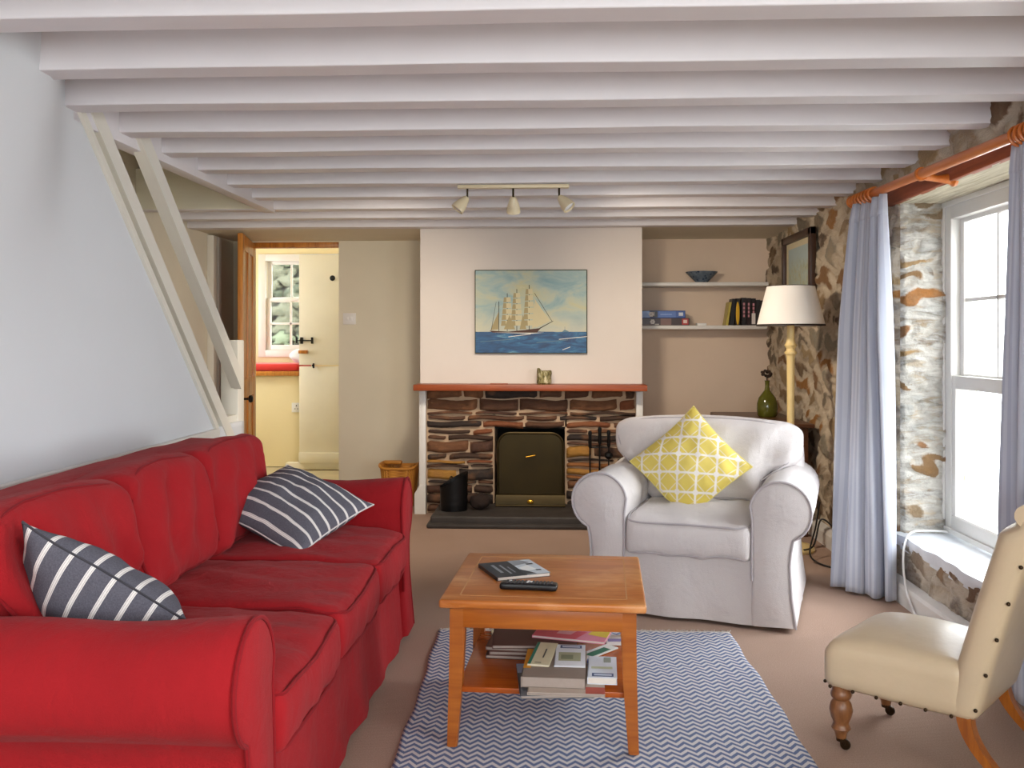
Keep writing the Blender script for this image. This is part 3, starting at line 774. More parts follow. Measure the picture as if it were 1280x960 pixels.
# ================================================================== SOFT SEATING
def rbox(b, sx, sy, sz, r, n=(14, 14, 6), fn=None, mi=0):
    """rounded box with a regular grid, centred on the origin; fn(p, q) moves each point (q in -1..1)"""
    bm = b.bm; key = {}; hx, hy, hz = sx/2, sy/2, sz/2
    def vert(q):
        k = tuple(round(c, 5) for c in q)
        if k in key: return key[k]
        p = Vector((q[0]*hx, q[1]*hy, q[2]*hz))
        i = Vector((max(-hx+r, min(hx-r, p.x)), max(-hy+r, min(hy-r, p.y)), max(-hz+r, min(hz-r, p.z))))
        d = p-i
        p2 = i+(d.normalized()*r if d.length > 1e-6 else d)
        if fn: p2 = Vector(fn(p2, q))
        key[k] = bm.verts.new(p2); return key[k]
    def lin_(m):  # denser toward the ends
        return [math.sin((t/m-.5)*PI*.92)/math.sin(PI*.46) for t in range(m+1)]
    X, Y, Z = lin_(n[0]), lin_(n[1]), lin_(n[2])
    def face(A, B, f, flip):
        for i in range(len(A)-1):
            for j in range(len(B)-1):
                qs = [f(A[i], B[j]), f(A[i+1], B[j]), f(A[i+1], B[j+1]), f(A[i], B[j+1])]
                if flip: qs.reverse()
                fc = bm.faces.new([vert(q) for q in qs]); fc.material_index = mi
    face(X, Y, lambda a, c: (a, c, 1), False); face(X, Y, lambda a, c: (a, c, -1), True)
    face(X, Z, lambda a, c: (a, -1, c), False); face(X, Z, lambda a, c: (a, 1, c), True)
    face(Y, Z, lambda a, c: (1, a, c), False); face(Y, Z, lambda a, c: (-1, a, c), True)
    return b

def arm_profile(H):
    """closed outline (t outward, z) of a rolled arm with slip cover to the floor"""
    pts = [(.0, .02), (.0, .2), (.0, H-.17)]
    cx, cz, rx, rz = .115, H-.125, .125, .125
    pts += [(cx-rx*math.cos(a), cz+rz*math.sin(a)) for a in np.linspace(.15, PI, 16)]
    pts += [(cx+rx*math.cos(a), cz-rz*1.0*math.sin(a)) for a in np.linspace(.25, 1.15, 5)]
    pts += [(.158, H-.285), (.152, .27), (.160, .14), (.178, .02)]
    return pts

def ektorp(root, W, n, D, m, mp, H=.62, BH=.76, wide=.11, cush_top=.85, seed=1, seat_z=.46, wr=1.):
    rg = random.Random(seed)
    aw = .24
    f0 = -D/2
    prof = arm_profile(H)
    for s_ in (-1, 1):
        b = MB(); xi = W/2-aw
        P = []
        ysec = [(f0, .016), (f0+.006, .006), (f0+.016, .0)]+[(y, 0) for y in np.linspace(f0+.06, D/2-.05, 14)]+[(D/2-.02, .01)]
        c = Vector((.1, .35))
        for y, ins in ysec:
            row = []
            for (t, z) in prof:
                dx = .1-t; dz = min(0.0, H-.13-z) if z > .3 else 0
                L = math.hypot(dx, dz) or 1
                tt = t+dx/L*ins; zz = z+dz/L*ins
                fl = max(0, (.30-z)/.3); yy = y-(.02*fl if y < f0+.1 else 0)+(.02*fl if y > D/2-.1 else 0)
                w = .004*wr*vnoise((t*1.5, y*1.2, z*1.5), 4, seed*3.1+s_)+.003*wr*math.sin(y*14+z*9+seed)*max(0, z-.2)
                if z > .45: zz -= .012*math.sin((y-f0)/D*PI)
                row.append((s_*(xi+tt+w*.5), yy, zz+w))
            P.append(row)
        V = b.grid(P, cv=True); b.bm.faces.new(V[0]); b.bm.faces.new(V[-1])
        o = b.build('arm', m, root, ang=60)
        b = MB(); path = [(s_*(xi+t*.985+.002), f0+.004-.02*max(0, (.3-z)/.3), z-.001) for (t, z) in prof[1:]]
        b.tube(path, .0055, 7); b.build('piping', mp, o)
    # slip-covered base and skirt
    b = MB(); hx0 = W/2-aw+.155
    P = []
    per = []
    for k in range(120):
        a = k/120*4; side = int(a); t = a-side
        per.append((side, t))
    for z, out in ((.015, .028), (.09, .018), (.17, .011), (.24, .005), (.30, 0), (.318, -.012)):
        row = []
        for side, t in per:
            hx, hy = hx0+out-.012, D/2-.025+out
            cr = [(-hx, -hy), (hx, -hy), (hx, hy), (-hx, hy)]
            p, q_ = cr[side], cr[(side+1) % 4]
            x = p[0]+(q_[0]-p[0])*t; y = p[1]+(q_[1]-p[1])*t
            dc = min(t, 1-t)*(2*hx if side % 2 == 0 else 2*hy)
            pleat = -.012*math.exp(-((dc-.045)/.014)**2)*(1-z/.32)
            w = pleat+wr*.005*(1-z/.33)*math.sin(x*21+y*17+seed)+wr*.004*vnoise((x, y, z), 6, seed)
            nx, ny = [(0, -1), (1, 0), (0, 1), (-1, 0)][side]
            row.append((x+nx*w, y+ny*w, z))
        P.append(row)
    V = b.grid(P, cv=True); b.bm.faces.new(V[-1])
    b.build('skirt', m, root, ang=50)
    # back frame
    def bf(p, q):
        x, y, z = p
        y += .06*max(0, z+.2)*1.0
        return (x*(1-.02*max(0, q[2])), y+.004*vnoise(p, 5, seed), z+.012*vnoise(p, 3, seed+5)*max(0, q[2]))
    b = MB(); rbox(b, W-.13, .20, BH-.28, .06, (20, 6, 10), bf); o = b.build('back_frame', m, root, ang=60); o.location = (0, D/2-.125, .28+(BH-.28)/2)
    # seat cushions
    iw = W-2*aw; cw = iw/n; th = .17; cd = D-.24
    for k in range(n):
        b = MB(); x = -iw/2+cw*(k+.5); sk = seed*10+k
        def cf(p, q, sk=sk):
            x_, y_, z_ = p
            cr = (1-q[0]**2)*(1-q[1]**2)
            z_ += .022*cr*(1 if q[2] > 0 else .2)
            z_ += -.018*max(0, -q[1])**3*(1 if q[2] > 0 else 0)
            y_ -= .012*(1-q[0]**2)*(1-q[2]**2)*max(0, -q[1])
            w = .0035*wr*math.sin(x_*40+3*math.sin(y_*9+sk)+sk)*(1-abs(q[0]))+.006*wr*vnoise(p, 6, sk)+.004*wr*vnoise(p, 14, sk)
            return (x_+w*.4, y_+w*.4, z_+w)
        rbox(b, cw-.004, cd, th, .035, (22, 22, 8), cf)
        o = b.build('seat_cushion', m, root, ang=70); o.location = (x, f0-.018+cd/2, seat_z-th/2)
        b = MB(); r_ = .033
        for zz in (th/2-.010, -th/2+.012):
            path = []
            hx, hy = cw/2-.003, cd/2+.0005
            for a in range(64):
                tt = a/64*2*PI; ct, st_ = math.cos(tt), math.sin(tt)
                e_ = .18
                px = hx*math.copysign(abs(ct)**e_, ct); py = hy*math.copysign(abs(st_)**e_, st_)
                qx, qy = px/hx, py/hy
                p = cf(Vector((px, py, zz)), (qx, qy, 1 if zz > 0 else -1))
                path.append(Vector(p)-Vector((qx*.003, qy*.003, 0)))
            b.tube(path, .005, 6, closed=True)
        b.build('piping', mp, o)
    # back cushions; the outer ones reach over the arms
    bw = iw/n; bh = cush_top-seat_z+.03; bt = .23
    for k in range(n):
        x0 = -iw/2+bw*k; x1 = x0+bw; sk = seed*10+k+50
        e0 = wide if k == 0 else 0; e1 = wide if k == n-1 else 0
        b = MB(); xc = (x0+x1)/2
        def bc(p, q, sk=sk, e0=e0, e1=e1):
            x_, y_, z_ = p
            up = 1/(1+math.exp(-(z_-(H-seat_z-bh/2-.0))/.018))
            if q[0] < 0: x_ -= e0*up*(-q[0])
            if q[0] > 0: x_ += e1*up*q[0]
            belly = (1-q[0]**2)*(1-q[2]**2)
            y_ -= .035*belly*(1 if q[1] < 0 else .2)
            if q[2] > .5: z_ -= .012*abs(q[0])**4
            z_ += .02*(1-q[0]**2)*max(0, q[2])-.012
            # slouch folds
            f_ = .010*math.sin(9*(z_+.55*abs(x_)*3)+sk)*math.exp(-((q[2]+.55)/.5)**2)
            f_ += .008*math.sin(x_*34+2.5*math.sin(z_*11+sk)+sk)*(1-q[2]**2)
            w = wr*(f_+.012*vnoise(p, 5, sk)+.006*vnoise(p, 12, sk))
            return (x_, y_+w*(1 if q[1] < 0 else .3), z_+w*.6)
        rbox(b, bw+.006, bt, bh, .05, (26, 8, 24), bc)
        o = b.build('back_cushion', m, root, ang=70)
        o.location = (xc, D/2-.265, seat_z-.01+bh/2); o.rotation_euler = (R(-11), 0, 0)
        b = MB(); path = []
        hx, hz = bw/2-.012, bh/2-.016
        for a in range(72):
            tt = a/72*2*PI; ct, s2 = math.cos(tt), math.sin(tt)
            px = hx*math.copysign(abs(ct)**.3, ct); pz = hz*math.copysign(abs(s2)**.3, s2)
            qx, qz = px/(bw/2), pz/(bh/2)
            p = bc(Vector((px, -bt/2+.016, pz)), (qx, -1, qz)); path.append(Vector(p))
        b.tube(path, .005, 6, closed=True); b.build('piping', mp, o)

sofa = thing('sofa', 'long red slip-covered sofa with rolled arms beside the staircase', 'sofa', (-1.075, 2.795, 0), R(90))
ektorp(sofa, 2.16, 3, .94, M['red'], M['redpipe'], H=.635, BH=.80, wide=.10, cush_top=.80, seed=2, wr=1.7)
AC = (.69, 4.36); AR = R(-17.8)
armchair = thing('armchair', 'pale grey slip-covered armchair near the stone wall', 'armchair', (AC[0], AC[1], 0), AR)
ektorp(armchair, 1.02, 1, .86, M['grey'], M['greypipe'], H=.615, BH=.72, wide=.17, cush_top=.80, seed=4, seat_z=.44, wr=1.5)

# ------------------------------------------------ throw cushions
def pillow(name, label, ctr, u, v, size, thick, mat, pipe=None, zmin=None, seed=0, group=None, dent=None):
    u = Vector(u).normalized(); v = Vector(v); v = (v-u*v.dot(u)).normalized(); w = u.cross(v)
    N = 40; b = MB(); ctr = Vector(ctr)
    def pt(a, c, s_):
        ed = (max(0, 1-abs(a)**2.6)**.62)*(max(0, 1-abs(c)**2.6)**.62)
        x = a*size/2*(1-.07*(1-c*c)*abs(a)); y = c*size/2*(1-.07*(1-a*a)*abs(c))
        h = thick/2*ed*s_
        wn_ = .010*vnoise((a, c, s_*.3), 2.2, seed)+.005*vnoise((a, c, s_), 5, seed)
        h += wn_*ed**.5*1.2
        if dent: h += s_*dent(a, c)
        p = u*x+v*y+w*(h+.012*vnoise((a, c, 0), 1.1, seed+9))
        if zmin is not None:
            z = (ctr+p).z; k = .03
            if z < zmin+k: p.z = zmin+k*math.exp((z-zmin-k)/k)-ctr.z
        return p
    lv = [math.sin((t/N-.5)*PI*.96)/math.sin(PI*.48) for t in range(N+1)]
    for s_ in (1, -1):
        P = [[pt(a, c, s_) for c in lv] for a in lv]
        uv = [[((a+1)/2, (c+1)/2) for c in lv] for a in lv]
        b.grid(P, uv, flip=(s_ < 0))
    bmesh.ops.remove_doubles(b.bm, verts=b.bm.verts[:], dist=.0004)
    o = b.build(name, mat, ang=80, normals=True); o.location = ctr
    tag(o, label, 'cushion', group)
    b = MB(); path = []
    loop = [(a, -1) for a in lv[:-1]]+[(1, c) for c in lv[:-1]]+[(a, 1) for a in lv[:0:-1]]+[(-1, c) for c in lv[:0:-1]]
    b.tube([pt(a, c, 0) for a, c in loop], .003, 6, closed=True); b.build('piping', pipe or mat, o)
    return o
pillow('throw_cushion', 'grey striped cushion propped against the near sofa arm', (-1.06, 2.10, .552), (.857, 0, -.49), (.35, -.60, .62), .43, .20, M['stripeA'], flat('#3a3940'), zmin=.465, seed=3)
pillow('throw_cushion', 'grey striped cushion tilted as a diamond at the far sofa arm', (-.985, 3.42, .572), (.33, -.13, -.115), (.10, .20, .06), .43, .17, M['stripeB'], flat('#cfcac8'), zmin=None, seed=5)
def lx(x, y, z): 
    c_, s_ = math.cos(AR), math.sin(AR); return (AC[0]+c_*x-s_*y, AC[1]+s_*x+c_*y, z)
ux = Vector((math.cos(AR), math.sin(AR), 0)); bk = Vector((-math.sin(AR), math.cos(AR), 0))
dz = (Vector((0, 0, 1))+bk*.42).normalized()
pillow('throw_cushion', 'yellow and white geometric print cushion on the grey armchair', lx(-.045, -.08, .625), (ux+dz*1.0), (dz*1.0-ux), .40, .13, M['yellow'], flat('#e6d77a'), zmin=.45, seed=8,
       dent=lambda a, c: -.02*math.exp(-((a-.75)**2+(c+.75)**2)/.03))

# ================================================================== COFFEE TABLE AND RUG
rug = MB(); P = []; UVs = []
RW, RL = 1.19, 1.8
for i in range(100):
    rp = []; ru = []
    for j in range(120):
        x = -RW/2+RW*i/99; y = -RL/2+RL*j/119
        x2 = x+.004*math.sin(y*7)+.003*math.sin(y*19)
        rp.append((x2, y, .007+.0025*vnoise((x, y, 0), 3)+.002*vnoise((x, y, 0), 9))); ru.append((i/99*RW, j/119*RL))
    P.append(rp); UVs.append(ru)
rug.grid(P, UVs)
r_ = rug.build('rug', M['rug'], normals=False)
sm = r_.modifiers.new('Thickness', 'SOLIDIFY'); sm.thickness = .006; sm.offset = -1
r_.location = (.135, 2.89, 0); r_.rotation_euler = (0, 0, R(1.0)); tag(r_, 'blue and white zigzag woven rug under the coffee table', 'rug')
rg = random.Random(3)
for e_ in (1, -1):
    b = MB()
    for k in range(150):
        x = -RW/2+RW*(k+.5)/150
        b.tube([(x, e_*RL/2, .006), (x+rg.uniform(-.008, .008), e_*(RL/2+.012), .004), (x+rg.uniform(-.014, .014), e_*(RL/2+rg.uniform(.018, .034)), .003)], .0016, 4)
    b.build('fringe', flat('#cfcac2', .9), r_)

TC = (-.024, 2.945); TR = R(-3)
tb = thing('coffee_table', 'square honey-coloured coffee table with a lower shelf on the rug', 'table', (TC[0], TC[1], .009), TR)
TH = .436; hw = .30
b = MB(); b.box((-hw, -hw, TH-.026), (hw, hw, TH), .008, 3)
b.build('tabletop', M['tabletop'], tb)
# inlaid line near the edge
b = MB()
for s_ in (-1, 1):
    b.box((s_*.245-.002, -.247, TH-.001), (s_*.245+.002, .247, TH+.0006)); b.box((-.247, s_*.245-.002, TH-.001), (.247, s_*.245+.002, TH+.0006))
b.build('inlay', flat('#c08a54', .4), tb)
for s_ in (-1, 1):
    b = MB(); b.box((-.235, s_*.262-.01, TH-.088), (.235, s_*.262+.01, TH-.026), .003)
    b.build('apron', M['table'], tb)
for s_ in (-1, 1):
    b = MB(); b.box((s_*.262-.01, -.235, TH-.088), (s_*.262+.01, .235, TH-.026), .003)
    for e_ in (-1, 1):   # curved brackets below the side rails
        pf = [(s_*.262-.01, e_*.24, TH-.086)]
        for a in np.linspace(0, PI/2, 8): pf.append((s_*.262-.01, e_*(.24-.05*(1-math.sin(a))), TH-.086-.05*(1-math.cos(a))))
        b.prism(pf, (.02, 0, 0))
    b.build('apron', M['table'], tb)
for sx in (-1, 1):
    for sy in (-1, 1):
        b = MB(); P = []
        for z, w, spl in ((TH-.026, .044, 0), (TH-.12, .044, 0), (.2, .04, .003), (.08, .034, .008), (0, .03, .012)):
            xo = sx*(.272+spl*.6); yo = sy*(.272+spl*.6)
            xa, xb = xo, xo-sx*w; ya, yb = yo, yo-sy*w
            P.append([(xa, ya, z), (xb, ya, z), (xb, yb, z), (xa, yb, z)])
        V = b.grid(P, cv=True); b.bm.faces.new(V[0]); b.bm.faces.new(V[-1])
        bmesh.ops.bevel(b.bm, geom=[e for e in b.bm.edges if abs((e.verts[0].co-e.verts[1].co).z) > .02], offset=.004, segments=2, affect='EDGES')
        b.build('leg', M['table'], tb)
b = MB(); b.box((-.25, -.262, .155), (.25, .262, .172), .003); b.build('shelf', M['shelfwood'], tb)
SZ = .009+.1726; TZ = .009+TH

def quad(b, pts, mi): 
    f = b.bm.faces.new([b.bm.verts.new(p) for p in pts]); f.material_index = mi
def book(name, label, cat, c, w, d, t, rz, cover, pages=None, art=(), z=0, group=None, cov_t=.0012, spine=True):
    """softcover: page block plus cover; art = (x0,y0,x1,y1,colour) in 0..1 cover coordinates"""
    o = thing(name, label, cat, (c[0], c[1], z), rz, group)
    b = MB(); b.box((-w/2+.002, -d/2+.002, cov_t), (w/2-.002, d/2-.002, t-cov_t), .001, 1); b.build('pages', pages or M['paper'], o)
    mats = [cover]+[flat(a[4]) for a in art]
    b = MB(); b.box((-w/2, -d/2, t-cov_t), (w/2, d/2, t)); b.box((-w/2, -d/2, 0), (w/2, d/2, cov_t))
    if spine: b.box((-w/2-.0005, -d/2, 0), (-w/2+.002, d/2, t))
    for k, a in enumerate(art):
        pts = [(a[0], a[1]), (a[2], a[1]), (a[2], a[3]), (a[0], a[3])] if len(a) == 5 else a[5]
        quad(b, [(-w/2+w*p[0], -d/2+d*p[1], t+.0003+.0001*k) for p in pts], k+1)
    b.build('cover', mats, o, normals=False); return o
blk = flat('#26282c', .4)
art = [(0, 0, .56, 1, '#2e3238'), (.56, 0, 1, 1, '#c9d3da'), (0, 0, 0, 0, '#8c9298', [(.56, .62), (.92, .78), (.8, .98), (.56, 1)]), (0, 0, 0, 0, '#e8eceb', [(.58, .2), (.86, .3), (.8, .6), (.6, .5)]), (0, 0, 0, 0, '#3a3f44', [(.52, .02), (.75, .02), (.66, .22), (.54, .4)]), (.16, .25, .22, .8, '#8f979e'), (.3, .15, .34, .75, '#8f979e'), (.4, .2, .43, .6, '#7d858c'), (.82, .2, .92, .27, '#33383c'), (.8, .62, .93, .7, '#33383c')]
book('guide_book', 'dark and white paperback guide lying on the coffee table top', 'book', (-.135, 2.995), .18, .19, .012, R(-46+60+9), blk, art=art, z=TZ)
# remote
rm = thing('remote_control', 'long black remote control on the coffee table top', 'remote control', (-.08, 2.785, TZ), R(-6))
b = MB(); rbox(b, .175, .046, .022, .009, (14, 8, 5), lambda p, q: (p[0], p[1]*(1-.12*math.sin((q[0]+1)*PI/2)), p[2]+.011+.004*(1-q[0]**2)*0)); b.build('body', M['plastic_k'], rm)
b = MB()
for i in range(13):
    for j in range(3): b.box((-.065+i*.0112-.003, -.012+j*.012-.0035, .020), (-.065+i*.0112+.003, -.012+j*.012+.0035, .0238), .001, 1)
b.build('buttons', flat('#3a3b40', .4), rm)
for x_, y_ in ((-.002, -.004), (.008, .002), (0, .008), (-.056, .005)):
    b = MB(); b.box((x_-.004, y_-.004, .021), (x_+.004, y_+.004, .0245), .001, 1); o = b.build('button', flat('#d8d8d8', .4), rm); o['label'] = 'white button'
# magazines on the shelf
gz = SZ
z = gz
for k, (w, d, dx, dy, rz, cvr) in enumerate([(.21, .28, 0, 0, 4, '#5a3d34'), (.205, .275, .004, .006, 7, '#6d4a42'), (.21, .27, -.003, .01, 2, '#7e5c50'), (.2, .27, .006, .004, 10, '#59352c')]):
    o = book('magazine', 'brown-edged magazine in the rear pile on the table shelf, %s' % ['lowest of four', 'second of four from below', 'third of four from below', 'topmost of four'][k], 'magazine', (-.075+dx, 3.03+dy), d, w, .011, R(rz-8), flat(cvr), M['paper_grey'], z=z); z += .011
pinkart = [(0, 0, 0, 0, '#d55a68', [(0, 0), (.6, 0), (.7, .4), (0, .5)]), (0, 0, 0, 0, '#c78ab8', [(.1, .5), (.6, .4), (.7, .9), (.2, 1)]), (0, 0, 0, 0, '#e2c84a', [(.72, .3), (1, .2), (1, .8), (.8, .7)]), (0, 0, 0, 0, '#e3a3a8', [(.3, .2), (.5, .2), (.6, .6), (.35, .7)])]
book('magazine', 'pink and yellow glossy magazine on top of the rear pile', 'magazine', (.065, 3.08), .24, .2, .008, R(-14), flat('#d98aa0'), art=pinkart, z=z)
book('leaflet', 'cream leaflet lying flat at the rear corner of the table shelf', 'leaflet', (-.175, 3.165), .09, .1, .003, R(3), flat('#e8dfb8'), z=gz, art=[(.1, .2, .9, .5, '#a89c6c')])
book('leaflet', 'white leaflet at the rear of the shelf beside the pink magazine', 'leaflet', (.205, 3.13), .07, .1, .003, R(2), flat('#e9e6e2'), z=gz, art=[(.1, .3, .8, .6, '#8a7fae')])
o = book('brochure', 'green and white brochure leaning against the pink magazine', 'brochure', (.135, 3.0), .16, .05, .004, R(48), flat('#e8ebe6'), z=gz+.002, art=[(.2, .1, .8, .7, '#3f7a62')])
# front pile
book('magazine', 'grey-covered magazine at the bottom of the front pile, sticking out sideways', 'magazine', (-.005, 2.745), .21, .26, .009, R(5), flat('#6d7076'), M['paper_grey'], z=gz, art=[(0, .7, .25, 1, '#9fb4cc')])
book('magazine', 'pale magazine second in the front pile on the table shelf', 'magazine', (.035, 2.735), .22, .25, .009, R(-2), flat('#b9aa9c'), M['paper_grey'], z=gz+.009, art=[(.75, 0, 1, .2, '#b85a4c')])
book('guide_book', 'thick brown book with orange edge in the front pile', 'book', (.0, 2.765), .185, .24, .03, R(-3), flat('#8b7d72'), M['paper_grey'], z=gz+.018, art=[(0, .3, .12, 1, '#dd9a26')])
book('brochure', 'slim cream brochure with green spine lying on the thick book', 'brochure', (-.037, 2.835), .065, .2, .006, R(-8), flat('#d9d0ae'), z=gz+.048, art=[(0, 0, .14, 1, '#2f7a62'), (.55, .3, .62, .7, '#5a5a50'), (.3, .06, .6, .1, '#8a8468')])
bann = [(.15, .82, .88, .97, '#4a5a80'), (.22, .86, .82, .93, '#cdd6e6'), (.12, .22, .85, .62, '#a9ab8c'), (.2, .3, .6, .5, '#7f8568')]
book('leaflet', 'white leaflet with blue banner lying flat on the thick book', 'leaflet', (.046, 2.828), .092, .19, .004, R(-2), flat('#e4e8ee'), z=gz+.048, art=bann)
bann2 = [(.15, .05, .88, .2, '#4a5a80'), (.22, .09, .82, .16, '#cdd6e6'), (.12, .4, .85, .5, '#c9cfae'), (.55, .7, .8, .95, '#9aa296')]
book('leaflet', 'white leaflet with blue banner slumped beside the thick book', 'leaflet', (.141, 2.770), .086, .18, .02, R(-3), flat('#dfe5ee'), z=gz+.018, art=bann2)
book('leaflet', 'small blue folded card tucked by the white leaflets', 'leaflet', (.113, 2.86), .03, .07, .018, R(-6), flat('#2f5fc4'), z=gz)

# ================================================================== NURSING CHAIR
CT = math.atan2(-.80, -.60)
cf_ = Vector((-.76, .65, 0)); 
ch = thing('nursing_chair', 'low cream leather chair with turned front legs at the window', 'chair', (1.09, 2.755, 0), R(-130.5))
SW = .40
def seatf(p, q):
    x, y, z = p
    x *= 1-.08*(y+.2)/.4
    z += .03*(1-q[0]**2)*(1-q[1]**2)*max(0, q[2])
    if q[2] > 0 and q[1] < 0: z -= .02*abs(q[1])**4
    return (x, y, z+.003*vnoise(p, 9))
b = MB(); rbox(b, .42, .40, .15, .035, (16, 16, 8), seatf); o = b.build('seat', M['leather'], ch, ang=60); o.location = (0, -.03, .255)
def stud(p): 
    b = MB(); b.ball(p, .0055, 5); b.build('nail_stud', M['stud'], ch)
for k in range(6): 
    for s_ in (-1, 1): stud((s_*(.211-.003*k), -.2+.066*k, .19))
for k in range(5): stud((-.18+.09*k, -.229, .19))
def backf(p, q):
    x, y, z = p
    t = (z+.28)/.56
    y += .14*t+.02*t*t
    x *= 1+.10*t
    y -= .02*(1-q[0]**2)*(1 if q[1] < 0 else 0)
    if q[2] > .8: y += .03
    return (x, y+.002*vnoise(p, 9), z)
b = MB(); rbox(b, .385, .085, .58, .03, (14, 6, 20), backf); o = b.build('backrest', M['leather'], ch, ang=60); o.location = (0, .15, .47)
for s_ in (-1, 1):
    for k in range(6):
        z_ = -.25+.1*k; t = (z_+.28)/.56
        stud((s_*.191*(1+.10*t), .15+.14*t+.02*t*t+.032, .47+z_))
b = MB(); b.tube([(-.205, .315, .75), (0, .32, .76), (.205, .315, .75)], .03, 14); b.build('scroll_top', M['leather'], ch)
for s_ in (-1, 1):
    b = MB(); prof = [(.012, .028), (.014, .035), (.017, .05), (.022, .056), (.026, .062), (.022, .07), (.02, .078), (.027, .095), (.031, .115), (.027, .135), (.02, .146), (.026, .152), (.028, .16), (.026, .168), (.024, .172), (.026, .19)]
    b.lathe([(r_*1.08, z_) for r_, z_ in prof], 20, Matrix.Translation((s_*.17, -.185, 0))); o = b.build('leg', M['legwood'], ch, ang=50)
    b = MB(); b.lathe([(.014, .024), (.015, .04), (.012, .044)], 12, Matrix.Translation((s_*.17, -.185, 0))); b.lathe([(.002, -.007), (.013, -.007), (.015, -.004), (.015, .004), (.013, .007), (.002, .007)], 14, Matrix.Translation((s_*.17, -.172, .0155)) @ Matrix.Rotation(R(90), 4, 'Y')); b.box((s_*.17-.009, -.185, .014), (s_*.17+.009, -.17, .03), .002); b.build('caster', M['stud'], o)
    b = MB(); P = []
    for t in np.linspace(0, 1, 12):
        y = .155+.17*t**2; z_ = .20*(1-t); w = .042-.008*t; xx = s_*(.165+.012*t)
        n_ = Vector((0, 1, .2+1.4*t)).normalized()*w/2
        P.append([(xx-.017, y-n_.y*.9, z_-n_.z*.2), (xx+.017, y-n_.y*.9, z_-n_.z*.2), (xx+.017, y+n_.y, z_+n_.z*.2), (xx-.017, y+n_.y, z_+n_.z*.2)])
    P[-1] = [(p[0], p[1], .0) for p in P[-1]]
    V = b.grid(P, cv=True); b.bm.faces.new(V[0]); b.bm.faces.new(V[-1]); b.build('leg', M['sabre'], ch, ang=40)

# ================================================================== CURTAINS
PX = 1.50
pole = thing('curtain_pole', 'thick orange-brown wooden curtain pole over the window', 'curtain pole')
b = MB(); b.tube([(PX, 2.3, 1.853), (PX, 4.70, 1.897)], .02, 18); b.build('pole_rod', M['pole'], pole)
b = MB(); b.lathe([(.021, 0), (.026, .006), (.026, .016), (.031, .022), (.033, .03), (.031, .038), (.022, .046), (.024, .052), (.02, .06), (.001, .066)], 20, Matrix.Translation((PX, 4.69, 1.897)) @ Matrix.Rotation(R(-90), 4, 'X')); b.build('finial', M['pole'], pole)
b = MB(); b.lathe([(.021, 0), (.026, .006), (.026, .016), (.031, .022), (.033, .03), (.031, .038), (.022, .046), (.024, .052), (.02, .06), (.001, .066)], 20, Matrix.Translation((PX, 2.31, 1.853)) @ Matrix.Rotation(R(90), 4, 'X')); b.build('finial', M['pole'], pole)
def ring_mesh(y, z, nm='ring'):
    b = MB(); n = 26; b.tube([(PX+.031*math.cos(a), y+.004*math.sin(a), z-.006+.031*math.sin(a)) for a in np.linspace(0, 2*PI, n, endpoint=False)], .0065, 8, closed=True); return b.build(nm, M['pole'], pole)
for k in range(6): ring_mesh(4.40+.047*k, 1.892+.0009*k)
for k in range(7): ring_mesh(2.85+.034*k, 1.863+.0006*k)
b = MB(); b.tube([(XR-.02, 3.85, 1.86), (PX+.06, 3.85, 1.862), (PX+.02, 3.85, 1.872)], [.024, .014, .018], 12); b.lathe([(.027, -.012), (.029, -.006), (.029, .006), (.027, .012)], 18, Matrix.Translation((PX, 3.85, 1.881)) @ Matrix.Rotation(R(90), 4, 'X')); b.lathe([(.03, 0), (.032, .012), (.02, .03)], 16, Matrix.Translation((XR-.0, 3.85, 1.86)) @ Matrix.Rotation(R(-90), 4, 'Y')); b.build('bracket', M['pole'], pole)

def curtain(name, label, top, bot, ztop, zbot, folds, amp0, amp1, seed, mat, nu=180, nv=60, hem=.0):
    """top / bottom: lists of plan points; folds hang between them"""
    def path(pl, t):
        x = t*(len(pl)-1); i = min(int(x), len(pl)-2); f = x-i
        a, c = Vector(pl[i]), Vector(pl[i+1]); d = (c-a).normalized()
        return a.lerp(c, f), Vector((-d.y, d.x))
    P = []; UV = []
    for i in range(nu+1):
        t = i/nu; row = []; ru = []
        for j in range(nv+1):
            v = j/nv; s_ = v**.8
            a, na = path(top, t); c, nc = path(bot, t)
            p = a.lerp(c, s_); nn_ = na.lerp(nc, s_).normalized()
            ph = t*folds*2*PI+.5*math.sin(v*2.2+seed)*v+seed+.7*math.sin(t*5+seed)
            am = amp0+(amp1-amp0)*min(1, v*3)
            pin = 1 if v > .05 else .7+6*v
            off = am*pin*(math.sin(ph)+.28*math.sin(2.3*ph+seed))+.006*math.sin(t*31+v*5)
            lat = .35*am*math.cos(ph)
            d_ = Vector((nn_.y, -nn_.x))
            p = p+nn_*off+d_*lat
            z_ = ztop+(zbot-ztop)*v+.004*math.sin(ph*1.3)*v
            row.append((p.x, p.y, z_)); ru.append((t, v))
        P.append(row); UV.append(ru)
    t_ = thing(name, label, 'curtain')
    b = MB(); b.grid(P, UV); o = b.build('drape', mat, t_, normals=False, ang=180)
    sm = o.modifiers.new('Thickness', 'SOLIDIFY'); sm.thickness = .004; sm.offset = 0
    k = int(nv*.055); b = MB(); b.grid([[Vector(p) for p in row[0:k+1]] for row in P], [r[0:k+1] for r in UV]); o2 = b.build('heading_tape', mat, t_, normals=False, ang=180)
    sm = o2.modifiers.new('Thickness', 'SOLIDIFY'); sm.thickness = .009; sm.offset = 0
    return t_
curtain('curtain', 'pale blue striped curtain drawn back at the far side of the window', [(PX-.02, 4.64), (PX, 4.52), (PX, 4.40), (PX+.01, 4.26)], [(1.36, 4.56), (1.40, 4.44), (1.47, 4.36), (1.555, 4.30)], 1.866, .012, 3.8, .022, .042, 1.0, M['curtain'])
